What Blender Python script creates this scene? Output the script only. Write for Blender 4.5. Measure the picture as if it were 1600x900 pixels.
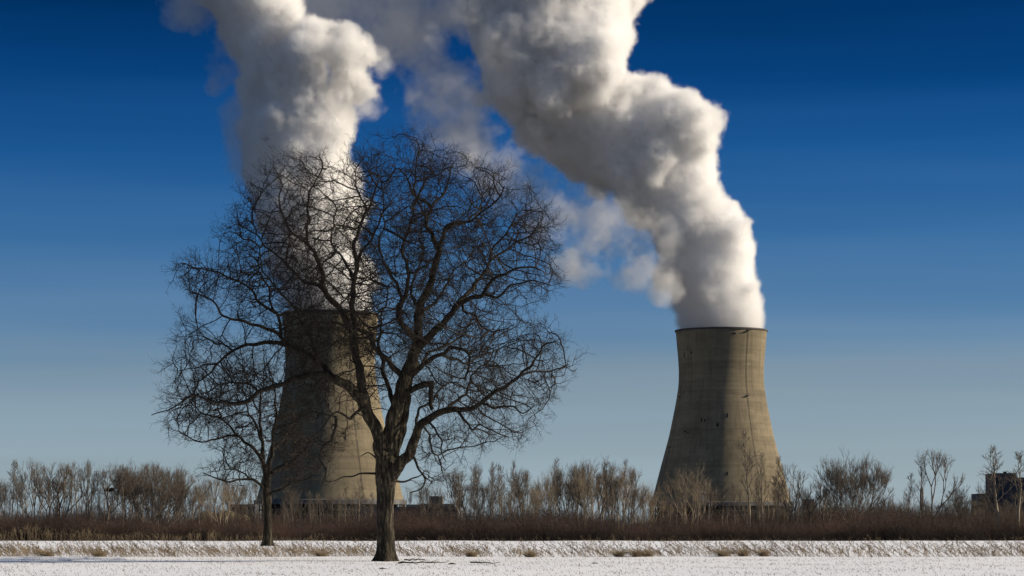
import bpy, math, random
import numpy as np
from mathutils import Vector, Matrix, kdtree
from math import radians as R

for o in list(bpy.data.objects):
    bpy.data.objects.remove(o)
S = bpy.context.scene
COL = S.collection

# ------------------------------------------------------------------ camera
F = 4000.0                       # focal length in pixels of the 1600 px wide photograph
HZ = 824.0                       # horizon row
CZ = 1.6                         # eye height
cam = bpy.data.cameras.new('camera')
cam.sensor_width = 36.0
cam.lens = 36.0 * F / 1600.0
cam.shift_y = (HZ - 450.0) / 1600.0
cam.clip_start = 1.0
cam.clip_end = 40000.0
co = bpy.data.objects.new('camera', cam)
co.location = (0, 0, CZ)
co.rotation_euler = (R(90), 0, 0)
COL.objects.link(co)
S.camera = co


def at(px, py, Y):
    return Vector(((px - 800.0) / F * Y, Y, CZ + (HZ - py) / F * Y))


# ------------------------------------------------------------------ sky and sun
SUN_EL, SUN_BACK = 24.0, 2.0     # elevation, degrees behind the picture plane (sun stands to the right)
w = bpy.data.worlds.new('World')
S.world = w
w.use_nodes = True
nt = w.node_tree
nt.nodes.clear()
wo = nt.nodes.new('ShaderNodeOutputWorld')
bg = nt.nodes.new('ShaderNodeBackground')
bg.inputs['Strength'].default_value = 0.085
sky = nt.nodes.new('ShaderNodeTexSky')
sky.sky_type = 'NISHITA'
sky.sun_disc = False
sky.sun_elevation = R(SUN_EL)
sky.sun_rotation = R(90 - SUN_BACK)
sky.altitude = 200
sky.air_density = 1.0
sky.dust_density = 0.6
sky.ozone_density = 1.5
tc = nt.nodes.new('ShaderNodeTexCoord')
sp = nt.nodes.new('ShaderNodeSeparateXYZ')
nt.links.new(tc.outputs['Generated'], sp.inputs[0])
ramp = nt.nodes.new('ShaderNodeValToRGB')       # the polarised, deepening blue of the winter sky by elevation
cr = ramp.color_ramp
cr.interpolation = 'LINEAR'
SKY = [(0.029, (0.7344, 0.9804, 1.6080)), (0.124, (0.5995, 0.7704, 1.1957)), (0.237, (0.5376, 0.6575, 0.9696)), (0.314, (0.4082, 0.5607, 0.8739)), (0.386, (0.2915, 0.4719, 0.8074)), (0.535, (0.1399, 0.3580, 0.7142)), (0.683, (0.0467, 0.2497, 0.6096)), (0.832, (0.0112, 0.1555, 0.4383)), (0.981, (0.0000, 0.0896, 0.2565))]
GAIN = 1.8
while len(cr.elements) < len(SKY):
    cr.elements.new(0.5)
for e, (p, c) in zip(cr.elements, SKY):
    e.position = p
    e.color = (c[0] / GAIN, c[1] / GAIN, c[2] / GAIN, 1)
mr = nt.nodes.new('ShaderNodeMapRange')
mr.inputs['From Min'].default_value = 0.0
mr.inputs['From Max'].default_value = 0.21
# faint stretched cirrus low over the horizon
mp = nt.nodes.new('ShaderNodeMapping')
mp.inputs['Scale'].default_value = (3.0, 3.0, 60.0)
nz = nt.nodes.new('ShaderNodeTexNoise')
nz.inputs['Scale'].default_value = 1.1
nz.inputs['Detail'].default_value = 3
nt.links.new(tc.outputs['Generated'], mp.inputs[0])
nt.links.new(mp.outputs[0], nz.inputs['Vector'])
jit = nt.nodes.new('ShaderNodeMath')
jit.operation = 'MULTIPLY_ADD'
jit.inputs[1].default_value = -0.030
nt.links.new(nz.outputs['Fac'], jit.inputs[0])
nt.links.new(sp.outputs['Z'], jit.inputs[2])
off = nt.nodes.new('ShaderNodeMath')
off.operation = 'ADD'
off.inputs[1].default_value = 0.015
nt.links.new(jit.outputs[0], off.inputs[0])
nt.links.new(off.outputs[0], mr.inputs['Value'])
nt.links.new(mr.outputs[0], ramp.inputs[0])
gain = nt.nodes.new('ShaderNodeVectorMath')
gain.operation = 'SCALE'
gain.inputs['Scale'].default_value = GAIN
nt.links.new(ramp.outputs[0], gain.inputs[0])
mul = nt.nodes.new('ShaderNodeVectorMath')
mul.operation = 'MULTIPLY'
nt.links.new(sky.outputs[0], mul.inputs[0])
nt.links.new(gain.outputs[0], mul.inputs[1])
# a thin warm veil of cirrus low in the sky
mp2 = nt.nodes.new('ShaderNodeMapping')
mp2.inputs['Scale'].default_value = (2.2, 2.2, 38.0)
mp2.inputs['Location'].default_value = (.7, .2, 1.15)
nz2 = nt.nodes.new('ShaderNodeTexNoise')
nz2.inputs['Scale'].default_value = 1.0
nz2.inputs['Detail'].default_value = 4
nt.links.new(tc.outputs['Generated'], mp2.inputs[0])
nt.links.new(mp2.outputs[0], nz2.inputs['Vector'])
band = nt.nodes.new('ShaderNodeValToRGB')
band.color_ramp.elements[0].position = .046
band.color_ramp.elements[1].position = .076
band.color_ramp.elements.new(.062)
for e_, (p_, v_) in zip(band.color_ramp.elements, ((.046, 0), (.062, 1), (.076, 0))):
    e_.position = p_
    e_.color = (v_, v_, v_, 1)
nt.links.new(sp.outputs['Z'], band.inputs[0])
amt = nt.nodes.new('ShaderNodeMapRange')
amt.inputs['From Min'].default_value = .38
amt.inputs['From Max'].default_value = .68
nt.links.new(nz2.outputs['Fac'], amt.inputs['Value'])
vm_ = nt.nodes.new('ShaderNodeMath')
vm_.operation = 'MULTIPLY'
nt.links.new(band.outputs[0], vm_.inputs[0])
nt.links.new(amt.outputs[0], vm_.inputs[1])
veil = nt.nodes.new('ShaderNodeMix')
veil.data_type = 'RGBA'
veil.inputs['B'].default_value = (2.5, 2.85, 2.95, 1)
veil_f = nt.nodes.new('ShaderNodeMath')
veil_f.operation = 'MULTIPLY'
veil_f.inputs[1].default_value = .5
nt.links.new(vm_.outputs[0], veil_f.inputs[0])
nt.links.new(veil_f.outputs[0], veil.inputs['Factor'])
nt.links.new(mul.outputs[0], veil.inputs['A'])
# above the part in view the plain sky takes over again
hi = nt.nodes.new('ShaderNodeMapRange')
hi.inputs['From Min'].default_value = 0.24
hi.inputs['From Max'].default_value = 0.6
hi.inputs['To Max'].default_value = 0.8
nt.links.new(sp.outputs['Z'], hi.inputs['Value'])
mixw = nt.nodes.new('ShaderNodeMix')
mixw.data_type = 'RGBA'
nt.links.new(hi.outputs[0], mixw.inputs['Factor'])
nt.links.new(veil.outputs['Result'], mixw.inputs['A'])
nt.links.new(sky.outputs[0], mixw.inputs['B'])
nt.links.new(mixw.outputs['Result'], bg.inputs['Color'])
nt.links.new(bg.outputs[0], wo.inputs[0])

sd = bpy.data.lights.new('sun', 'SUN')
sd.energy = 5.0
sd.angle = R(0.5)
sd.color = (1.0, 0.88, 0.70)
so = bpy.data.objects.new('sun', sd)
SUN = Vector((math.cos(R(SUN_EL)) * math.cos(R(SUN_BACK)), math.cos(R(SUN_EL)) * math.sin(R(SUN_BACK)), math.sin(R(SUN_EL))))
so.rotation_euler = (-SUN).to_track_quat('-Z', 'Y').to_euler()
so.location = SUN * 50
COL.objects.link(so)
S.view_settings.view_transform = 'Standard'
S.view_settings.look = 'None'
S.view_settings.gamma = 1
S.view_settings.exposure = 0.2
S.cycles.volume_bounces = 12
S.cycles.max_bounces = 12
S.cycles.diffuse_bounces = 4
S.cycles.volume_step_rate = 1.5
S.cycles.use_denoising = True


# ------------------------------------------------------------------ helpers
def link(o, parent=None):
    COL.objects.link(o)
    if parent is not None:
        o.parent = parent
    return o


def tag(o, label=None, cat=None, group=None, kind=None):
    for k, v in (('label', label), ('category', cat), ('group', group), ('kind', kind)):
        if v:
            o[k] = v
    return o


def empty(name, loc, label=None, cat=None, group=None):
    o = bpy.data.objects.new(name, None)
    o.location = loc
    o.empty_display_size = 1
    link(o)
    return tag(o, label, cat, group)


def mesh_arrays(name, V, Q, mat, parent=None, smooth=False, loc=None, T=None):
    """V (n,3) floats, Q (m,4) quads, T (k,3) triangles"""
    me = bpy.data.meshes.new(name)
    V = np.asarray(V, np.float32)
    Q = np.zeros((0, 4), np.int32) if Q is None else np.asarray(Q, np.int32)
    T = np.zeros((0, 3), np.int32) if T is None else np.asarray(T, np.int32)
    me.vertices.add(len(V))
    me.vertices.foreach_set('co', V.ravel())
    nl = Q.size + T.size
    me.loops.add(nl)
    me.loops.foreach_set('vertex_index', np.concatenate([Q.ravel(), T.ravel()]))
    me.polygons.add(len(Q) + len(T))
    st = np.concatenate([np.arange(len(Q)) * 4, Q.size + np.arange(len(T)) * 3]).astype(np.int32)
    me.polygons.foreach_set('loop_start', st)
    if smooth:
        me.polygons.foreach_set('use_smooth', np.ones(len(Q) + len(T), bool))
    me.update(calc_edges=True)
    me.validate()
    if mat is not None:
        me.materials.append(mat)
    o = bpy.data.objects.new(name, me)
    if loc is not None:
        o.location = loc
    return link(o, parent)


class MB:
    """collects boxes, prisms and tubes for ONE mesh"""
    def __init__(s):
        s.v, s.f = [], []

    def box(s, x0, x1, y0, y1, z0, z1):
        n = len(s.v)
        s.v += [(x0, y0, z0), (x1, y0, z0), (x1, y1, z0), (x0, y1, z0), (x0, y0, z1), (x1, y0, z1), (x1, y1, z1), (x0, y1, z1)]
        s.f += [tuple(n + i for i in q) for q in ((3, 2, 1, 0), (4, 5, 6, 7), (0, 1, 5, 4), (1, 2, 6, 5), (2, 3, 7, 6), (3, 0, 4, 7))]

    def bar(s, a, b, r, r2=None, n=6):
        a, b = Vector(a), Vector(b)
        d = (b - a).normalized()
        u = d.cross(Vector((0, 0, 1)) if abs(d.z) < .9 else Vector((1, 0, 0))).normalized()
        v = d.cross(u)
        k = len(s.v)
        for p, rr in ((a, r), (b, r if r2 is None else r2)):
            for i in range(n):
                t = 2 * math.pi * i / n
                s.v.append(tuple(p + (u * math.cos(t) + v * math.sin(t)) * rr))
        for i in range(n):
            j = (i + 1) % n
            s.f.append((k + i, k + j, k + n + j, k + n + i))
        s.f.append(tuple(k + i for i in reversed(range(n))))
        s.f.append(tuple(k + n + i for i in range(n)))

    def lathe(s, prof, n=96, a0=0.0, a1=2 * math.pi, close=True):
        k = len(s.v)
        full = close
        for (r, z) in prof:
            for i in range(n):
                t = a0 + (a1 - a0) * i / (n if full else n - 1)
                s.v.append((r * math.sin(t), -r * math.cos(t), z))
        for j in range(len(prof) - 1):
            for i in range(n if full else n - 1):
                i2 = (i + 1) % n
                s.f.append((k + j * n + i, k + j * n + i2, k + (j + 1) * n + i2, k + (j + 1) * n + i))

    def build(s, name, mat, parent=None, smooth=False, loc=None):
        me = bpy.data.meshes.new(name)
        me.from_pydata(s.v, [], s.f)
        me.update()
        if smooth:
            for p in me.polygons:
                p.use_smooth = True
        me.materials.append(mat)
        o = bpy.data.objects.new(name, me)
        if loc is not None:
            o.location = loc
        return link(o, parent)


def material(name, build):
    m = bpy.data.materials.new(name)
    m.use_nodes = True
    n = m.node_tree
    n.nodes.clear()
    out = n.nodes.new('ShaderNodeOutputMaterial')
    b = n.nodes.new('ShaderNodeBsdfPrincipled')
    b.inputs['Roughness'].default_value = 0.9
    b.inputs['Specular IOR Level'].default_value = 0.2
    n.links.new(b.outputs[0], out.inputs['Surface'])
    build(n, b)
    return m


def nodes_noise(n, scale, detail=4, vscale=(1, 1, 1), coord='Object', rough=0.5):
    t = n.nodes.new('ShaderNodeTexCoord')
    m = n.nodes.new('ShaderNodeMapping')
    m.inputs['Scale'].default_value = vscale
    z = n.nodes.new('ShaderNodeTexNoise')
    z.inputs['Scale'].default_value = scale
    z.inputs['Detail'].default_value = detail
    z.inputs['Roughness'].default_value = rough
    n.links.new(t.outputs[coord], m.inputs[0])
    n.links.new(m.outputs[0], z.inputs['Vector'])
    return z.outputs['Fac']


def nodes_ramp(n, fac, stops):
    r = n.nodes.new('ShaderNodeValToRGB')
    e = r.color_ramp.elements
    while len(e) < len(stops):
        e.new(.5)
    for el, (p, c) in zip(e, stops):
        el.position = p
        el.color = (*c, 1) if len(c) == 3 else c
    n.links.new(fac, r.inputs[0])
    return r.outputs[0]


def nodes_mix(n, fac, a, b, mode='MIX'):
    m = n.nodes.new('ShaderNodeMix')
    m.data_type = 'RGBA'
    m.blend_type = mode
    for key, val in (('Factor', fac), ('A', a), ('B', b)):
        if isinstance(val, (int, float)):
            m.inputs[key].default_value = val
        elif isinstance(val, tuple):
            m.inputs[key].default_value = (*val, 1)
        else:
            n.links.new(val, m.inputs[key])
    return m.outputs['Result']


def nodes_bump(n, b, h, strength, dist):
    k = n.nodes.new('ShaderNodeBump')
    k.inputs['Strength'].default_value = strength
    k.inputs['Distance'].default_value = dist
    n.links.new(h, k.inputs['Height'])
    n.links.new(k.outputs[0], b.inputs['Normal'])


def two_tone(name, c1, c2, scale=3.0, rough=.9, vscale=(1, 1, 1), bump=0.0, dist=.02):
    def f(n, b):
        z = nodes_noise(n, scale, 5, vscale)
        n.links.new(nodes_ramp(n, z, [(.35, c1), (.65, c2)]), b.inputs['Base Color'])
        b.inputs['Roughness'].default_value = rough
        if bump:
            nodes_bump(n, b, z, bump, dist)
    return material(name, f)


# ------------------------------------------------------------------ materials
def concrete_shell(n, b):
    base = nodes_noise(n, .05, 6, (1, 1, 1))
    bands = nodes_noise(n, 1.0, 4, (.006, .006, .16), rough=.7)           # casting lifts
    fine = nodes_noise(n, 1.0, 2, (.01, .01, .75))
    streak = nodes_noise(n, 1.0, 4, (.35, .35, .012), rough=.65)       # rain streaks down the shell
    blotch = nodes_noise(n, 1.0, 3, (.03, .03, .05))
    c = nodes_ramp(n, base, [(.3, (.30, .245, .155)), (.7, (.37, .305, .195))])
    c = nodes_mix(n, .55, c, nodes_ramp(n, bands, [(.34, (.62, .62, .64)), (.50, (.93, .93, .93)), (.64, (1.08, 1.07, 1.05))]), 'MULTIPLY')
    c = nodes_mix(n, .4, c, nodes_ramp(n, fine, [(.38, (.78, .78, .8)), (.55, (1, 1, 1))]), 'MULTIPLY')
    c = nodes_mix(n, .6, c, nodes_ramp(n, streak, [(.32, (.60, .60, .62)), (.50, (1, 1, 1)), (.72, (1.15, 1.15, 1.15))]), 'MULTIPLY')
    c = nodes_mix(n, .5, c, nodes_ramp(n, blotch, [(.35, (.70, .70, .72)), (.6, (1.05, 1.05, 1.05))]), 'MULTIPLY')
    # form panels: angle round the shell and height as brick coordinates
    t = n.nodes.new('ShaderNodeTexCoord')
    s3 = n.nodes.new('ShaderNodeSeparateXYZ')
    n.links.new(t.outputs['Object'], s3.inputs[0])
    an = n.nodes.new('ShaderNodeMath')
    an.operation = 'ARCTAN2'
    n.links.new(s3.outputs['X'], an.inputs[0])
    n.links.new(s3.outputs['Y'], an.inputs[1])
    am = n.nodes.new('ShaderNodeMath')
    am.operation = 'MULTIPLY'
    am.inputs[1].default_value = 30.0
    n.links.new(an.outputs[0], am.inputs[0])
    cb = n.nodes.new('ShaderNodeCombineXYZ')
    n.links.new(am.outputs[0], cb.inputs[0])
    n.links.new(s3.outputs['Z'], cb.inputs[1])
    for sc_, w_, h_, lo_, hi_, am_ in ((1.0, 5.5, 1.9, .80, 1.08, .75), (1.0, 21.0, 7.6, .80, 1.1, .6)):
        bk = n.nodes.new('ShaderNodeTexBrick')
        bk.inputs['Scale'].default_value = sc_
        bk.inputs['Mortar Size'].default_value = .03 if w_ < 10 else 0.0
        bk.inputs['Mortar Smooth'].default_value = .5
        bk.inputs['Brick Width'].default_value = w_
        bk.inputs['Row Height'].default_value = h_
        bk.inputs['Color1'].default_value = (lo_, lo_, lo_, 1)
        bk.inputs['Color2'].default_value = (hi_, hi_, hi_, 1)
        bk.inputs['Mortar'].default_value = (.7, .7, .7, 1)
        n.links.new(cb.outputs[0], bk.inputs['Vector'])
        c = nodes_mix(n, am_ * .7, c, bk.outputs['Color'], 'MULTIPLY')
    n.links.new(c, b.inputs['Base Color'])
    b.inputs['Diffuse Roughness'].default_value = 0.5
    nodes_bump(n, b, fine, .10, .2)


M = {}
M['shell'] = material('tower_concrete', concrete_shell)
M['dark_concrete'] = two_tone('dark_concrete', (.06, .06, .065), (.11, .105, .10), .2)
M['pale_concrete'] = two_tone('pale_concrete', (.12, .118, .115), (.17, .165, .16), .2)
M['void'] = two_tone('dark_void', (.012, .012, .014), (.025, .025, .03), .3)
M['steel'] = two_tone('dark_steel', (.03, .03, .035), (.07, .065, .06), 1.0, .6)
M['white_steel'] = two_tone('white_steel', (.62, .62, .64), (.75, .75, .75), 1.0, .5)
M['cladding_dark'] = two_tone('dark_cladding', (.045, .05, .065), (.075, .078, .09), .15, .7, (1, 1, .2))
M['cladding_grey'] = two_tone('grey_cladding', (.10, .10, .105), (.15, .145, .14), .2, .7, (2, 2, .2))
M['cladding_tan'] = two_tone('tan_cladding', (.30, .25, .17), (.38, .32, .22), .2, .8)
M['window'] = two_tone('dark_window', (.010, .012, .016), (.02, .022, .03), .5, .25)


def bark(n, b):
    ridges = nodes_noise(n, 9.0, 6, (1, 1, .16), rough=.65)
    patch = nodes_noise(n, 1.3, 4)
    c = nodes_ramp(n, ridges, [(.40, (.011, .009, .007)), (.53, (.038, .031, .023)), (.70, (.16, .13, .092))])
    c = nodes_mix(n, .6, c, nodes_ramp(n, patch, [(.4, (.75, .80, .62)), (.6, (1, .95, .85))]), 'MULTIPLY')
    n.links.new(c, b.inputs['Base Color'])
    nodes_bump(n, b, ridges, 1.0, .06)


M['bark'] = material('furrowed_bark', bark)


def limb_bark(n, b):
    ridges = nodes_noise(n, 10.0, 5, (1, 1, .5), rough=.65)
    n.links.new(nodes_ramp(n, ridges, [(.38, (.010, .009, .007)), (.52, (.026, .022, .017)), (.66, (.050, .041, .032))]), b.inputs['Base Color'])
    nodes_bump(n, b, ridges, .8, .04)


M['limb'] = material('dark_limb_bark', limb_bark)
M['twig'] = two_tone('dark_twig', (.012, .010, .008), (.030, .023, .018), 2.0)
M['bark_tan'] = two_tone('pale_tan_bark', (.20, .155, .105), (.30, .24, .165), 1.2)
M['bark_grey'] = two_tone('grey_bark', (.10, .083, .066), (.17, .14, .108), 1.2)
M['bark_dark'] = two_tone('dark_bark', (.05, .040, .031), (.09, .072, .056), 1.2)
M['brush'] = two_tone('red_brown_brush', (.034, .025, .021), (.092, .056, .043), .16)
M['undergrowth'] = two_tone('shade_toned_undergrowth', (.016, .012, .010), (.032, .024, .019), .5)  # near-black tone paints in the shade at the foot of the brush
M['straw'] = two_tone('dry_straw', (.20, .15, .09), (.34, .26, .16), .7)
M['straw_dark'] = two_tone('dead_weed', (.075, .052, .034), (.16, .115, .07), .7)


def snow(n, b):
    z = nodes_noise(n, .9, 6, rough=.6)
    big = nodes_noise(n, .05, 3, (1, .4, 1))
    t = n.nodes.new('ShaderNodeTexCoord')
    soil = nodes_noise(n, 1.0, 5, (2.6, .9, 1), rough=.7)
    c = nodes_ramp(n, big, [(.35, (.86, .87, .90)), (.65, (.92, .92, .93))])
    soilmask = nodes_ramp(n, soil, [(.64, (0, 0, 0)), (.74, (1, 1, 1))])
    c = nodes_mix(n, soilmask, c, (.30, .25, .20))
    geo = n.nodes.new('ShaderNodeSeparateXYZ')
    n.links.new(t.outputs['Object'], geo.inputs[0])
    far = n.nodes.new('ShaderNodeMapRange')          # snow on the open field; scrub ground beyond the thicket darkened to cut bounce light
    far.inputs['From Min'].default_value = 322
    far.inputs['From Max'].default_value = 350
    n.links.new(geo.outputs['Y'], far.inputs['Value'])
    c = nodes_mix(n, far.outputs[0], c, nodes_ramp(n, big, [(.4, (.030, .026, .021)), (.6, (.06, .050, .038))]))
    n.links.new(c, b.inputs['Base Color'])
    b.inputs['Roughness'].default_value = .8
    nodes_bump(n, b, z, .5, .035)


M['snow'] = material('old_field_snow', snow)
M['earth'] = two_tone('dry_grass_bank', (.22, .18, .10), (.34, .28, .17), .4)
M['nest'] = two_tone('stick_nest', (.015, .012, .010), (.03, .024, .018), 3.0)

rng = np.random.default_rng(7)
random.seed(7)

# ------------------------------------------------------------------ ground: one sheet, fine near the camera, out past the horizon
ys = np.concatenate([np.linspace(-60, 80, 20)[:-1], np.linspace(80, 150, 200)[:-1], np.linspace(150, 345, 90)[:-1], np.geomspace(345, 16000, 30)])
xs = np.concatenate([-np.geomspace(9000, 50, 22)[:-1], np.linspace(-50, 50, 300), np.geomspace(50, 9000, 22)[1:]])
GX, GY = np.meshgrid(xs, ys, indexing='ij')


def ground_z(x, y):
    x = np.asarray(x, float)
    y = np.asarray(y, float)
    fade = np.clip((420 - y) / 60, 0, 1) * np.clip((y - 60) / 20, 0, 1)
    z = .020 * np.sin(y * 1.9 + .25 * np.sin(x * .11)) * np.clip((131 - y) / 4, 0, 1)
    z = z + .03 * np.sin(x * .35 + y * .2) * np.sin(y * .31 + 1.3)
    # a shallow verge: the field ends in a low lip, the weeds grow just beyond it
    z = z + .10 * np.exp(-((y - 130.5 - .4 * np.sin(x * .07)) / 1.1) ** 2) - .07 * np.exp(-((y - 133.5) / 1.6) ** 2)
    # narrow groove running across the left of the field
    z = z - .14 * np.exp(-((y - 104.5 - .055 * (x + 20)) / .55) ** 2) * np.clip((-x - 4) / 5, 0, 1)
    return z * fade


GZ = ground_z(GX, GY)
nx_, ny_ = GX.shape
idx = np.arange(nx_ * ny_).reshape(nx_, ny_)
Q = np.stack([idx[:-1, :-1], idx[1:, :-1], idx[1:, 1:], idx[:-1, 1:]], -1).reshape(-1, 4)
g = mesh_arrays('ground', np.stack([GX, GY, GZ], -1).reshape(-1, 3), Q, M['snow'], smooth=True)
tag(g, kind='structure')

# ------------------------------------------------------------------ cooling towers
PROF = [(518, 71.2), (523, 70.6), (540, 69.2), (560, 67.3), (578, 66.3), (592, 66.3), (606, 67.2), (622, 69.6), (640, 73.0), (660, 77.0), (682, 81.6),
        (706, 88.0), (730, 94.6), (758, 101.8), (786, 109.0)]


def prof_at(t):
    """interpolated outer half width for photo row t (px of the right tower)"""
    a = np.array(PROF)
    return float(np.interp(t, a[:, 0], a[:, 1]))


def cooling_tower(cx, Y, k, label, stair):
    """k: photo pixels -> metres"""
    H = lambda row: CZ + (HZ - row) * k
    root = empty('cooling_tower', (at(cx, HZ, Y).x, Y, 0), label, 'cooling tower', 'hyperbolic cooling towers of the power plant')
    rows = list(np.linspace(518, 786, 60))
    out = [(prof_at(r) * k, H(r)) for r in reversed(rows)]
    inn = [(max(prof_at(r) - 2.2, 1) * k, H(r)) for r in rows]
    m = MB()
    m.lathe(out + inn + [out[0]], 192)
    m.build('shell', M['shell'], root, smooth=True)
    m = MB()     # stiffening ring walkway on the rim
    r0 = prof_at(518) * k
    m.lathe([(r0 - 1.0, H(518) - .25), (r0 + .55, H(518) - .25), (r0 + .55, H(518) + .75), (r0 - 1.0, H(518) + .75), (r0 - 1.0, H(518) - .25)], 192)
    m.build('rim', M['dark_concrete'], root)
    rb = prof_at(786) * k
    zt = H(786)
    m = MB()     # pale ring beam under the shell
    m.lathe([(rb - 3, zt - 2.2), (rb + 1.6, zt - 2.2), (rb + 1.6, zt + .2), (rb + .15, zt + .6), (rb - 3, zt + .6), (rb - 3, zt - 2.2)], 192)
    m.build('ring_beam', M['pale_concrete'], root, smooth=False)
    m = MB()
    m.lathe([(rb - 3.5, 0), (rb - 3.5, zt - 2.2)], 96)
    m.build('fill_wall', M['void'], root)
    m = MB()     # louvre slabs stacked round the air inlet
    for zz in (zt - 5.2, zt - 8.2, zt - 11.2, zt - 14.2):
        m.lathe([(rb - 3, zz), (rb + 1.2, zz - .5), (rb + 1.2, zz - .1), (rb - 3, zz + .4), (rb - 3, zz)], 144)
    m.build('louvre', M['dark_concrete'], root)
    proto = MB()
    proto.bar((0, 0, 0), (0, 0, zt - 2.2), .55, .5, 6)
    first = None
    for i in range(60):
        a = 2 * math.pi * i / 60
        if math.cos(a) < -.05:
            continue
        if first is None:
            o = first = proto.build('column', M['dark_concrete'], root)
        else:
            o = first.copy()
            COL.objects.link(o)
            o.parent = root
        o.location = ((rb + .4) * math.sin(a), -(rb + .4) * math.cos(a), 0)

    def meridian(phi, r_from, r_to, n=60):
        return [Vector(((prof_at(r) * k + .12) * math.sin(phi), -(prof_at(r) * k + .12) * math.cos(phi), H(r))) for r in np.linspace(r_from, r_to, n)]
    for phi, rr in ((R(30.5), (520, 784)), (R(-71), (600, 784))):
        m = MB()
        pts = meridian(phi, *rr)
        tx = Vector((math.cos(phi), math.sin(phi), 0))
        for s_ in (-.32, .32):
            for a, b in zip(pts[:-1], pts[1:]):
                m.bar(a + tx * s_, b + tx * s_, .045, n=4)
        for i in range(0, len(pts) - 1):
            for t in (0, .33, .66):
                p = pts[i].lerp(pts[i + 1], t)
                m.bar(p - tx * .32, p + tx * .32, .03, n=4)
        ld = m.build('ladder', M['steel'], root)
        for row in ((521, 621) if phi > 0 else (621, 700)):
            p = meridian(phi, row, row + 1, 2)[0]
            m = MB()
            m.box(-1.3, 1.3, -.9, .9, -.08, .08)
            for q in ((-1.25, -.85), (1.25, -.85), (-1.25, .85), (1.25, .85)):
                m.bar((q[0], q[1], 0), (q[0], q[1], 1.1), .06, n=4)
            m.bar((-1.25, -.85, 1.1), (1.25, -.85, 1.1), .06, n=4)
            pl = m.build('platform', M['steel'], ld, loc=p + Vector((math.sin(phi), -math.cos(phi), 0)) * .8)
            pl.rotation_euler = (0, 0, phi)
    # small dark access hatches and anchor patches scattered over the shell
    for (dx, row, hw, hh) in ((3, 652, .4, 1.3), (-12, 667, .6, 1.0), (-36, 659, .35, 1.2), (-31, 660, .35, .9), (-60, 676, .6, .5), (-56, 678, .5, .4), (-50, 554, .4, .8),
                              (-60, 557, .35, 1.6), (-66, 621, .8, .5), (14, 526, 1.3, .35), (1, 742, .4, 1.0), (28, 698, .4, 1.0)):
        rr = prof_at(row) * k
        phi = math.asin(max(-.97, min(.97, dx * k / rr)))
        m = MB()
        m.box(-hw, hw, -.15, .05, -hh, hh)
        h = m.build('hatch', M['void'], root, loc=((rr + .05) * math.sin(phi), -(rr + .05) * math.cos(phi), H(row)))
        sl = (prof_at(row + 4) - prof_at(row - 4)) / 8.0
        h.rotation_euler = (-math.atan(sl), 0, phi)
    return root, k, H


YR, YL = 1680.0, 1600.0
KR, KL = YR / F, YL / F
tR, _, HR = cooling_tower(1127, YR, KR, 'tall tan concrete cooling tower standing alone right of the big bare tree', True)
# the left tower's rim sits at row 492, its ring at 787: same profile stretched a little
_k = KL * (787 - 492) / (786 - 518)
HZ_keep, CZ_keep = HZ, CZ
tL, _, HL = cooling_tower(516, YL, KL, 'tall concrete cooling tower half hidden behind the big bare tree', False)
tL.scale = (1.055, 1.055, (CZ + (HZ - 492) * KL) / (CZ + (HZ - 518) * KL))

# ------------------------------------------------------------------ steam
VOX = 1.7        # photo pixels per voxel


def upsample(shape, cell, seed):
    """smooth value noise on a voxel grid: random lattice of CELL voxels spacing, smoothstep interpolation along each axis"""
    r = np.random.default_rng(seed)
    n = [int(math.ceil(s / cell)) + 2 for s in shape]
    a = r.uniform(-1, 1, n).astype(np.float32)
    for ax, s in enumerate(shape):
        p = (np.arange(s) / cell).astype(np.float32)
        i = p.astype(int)
        f = p - i
        f = f * f * (3 - 2 * f)
        a = np.moveaxis(a, ax, -1)
        a = a[..., i] * (1 - f) + a[..., i + 1] * f
        a = np.moveaxis(a, -1, ax)
    return a


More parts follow.
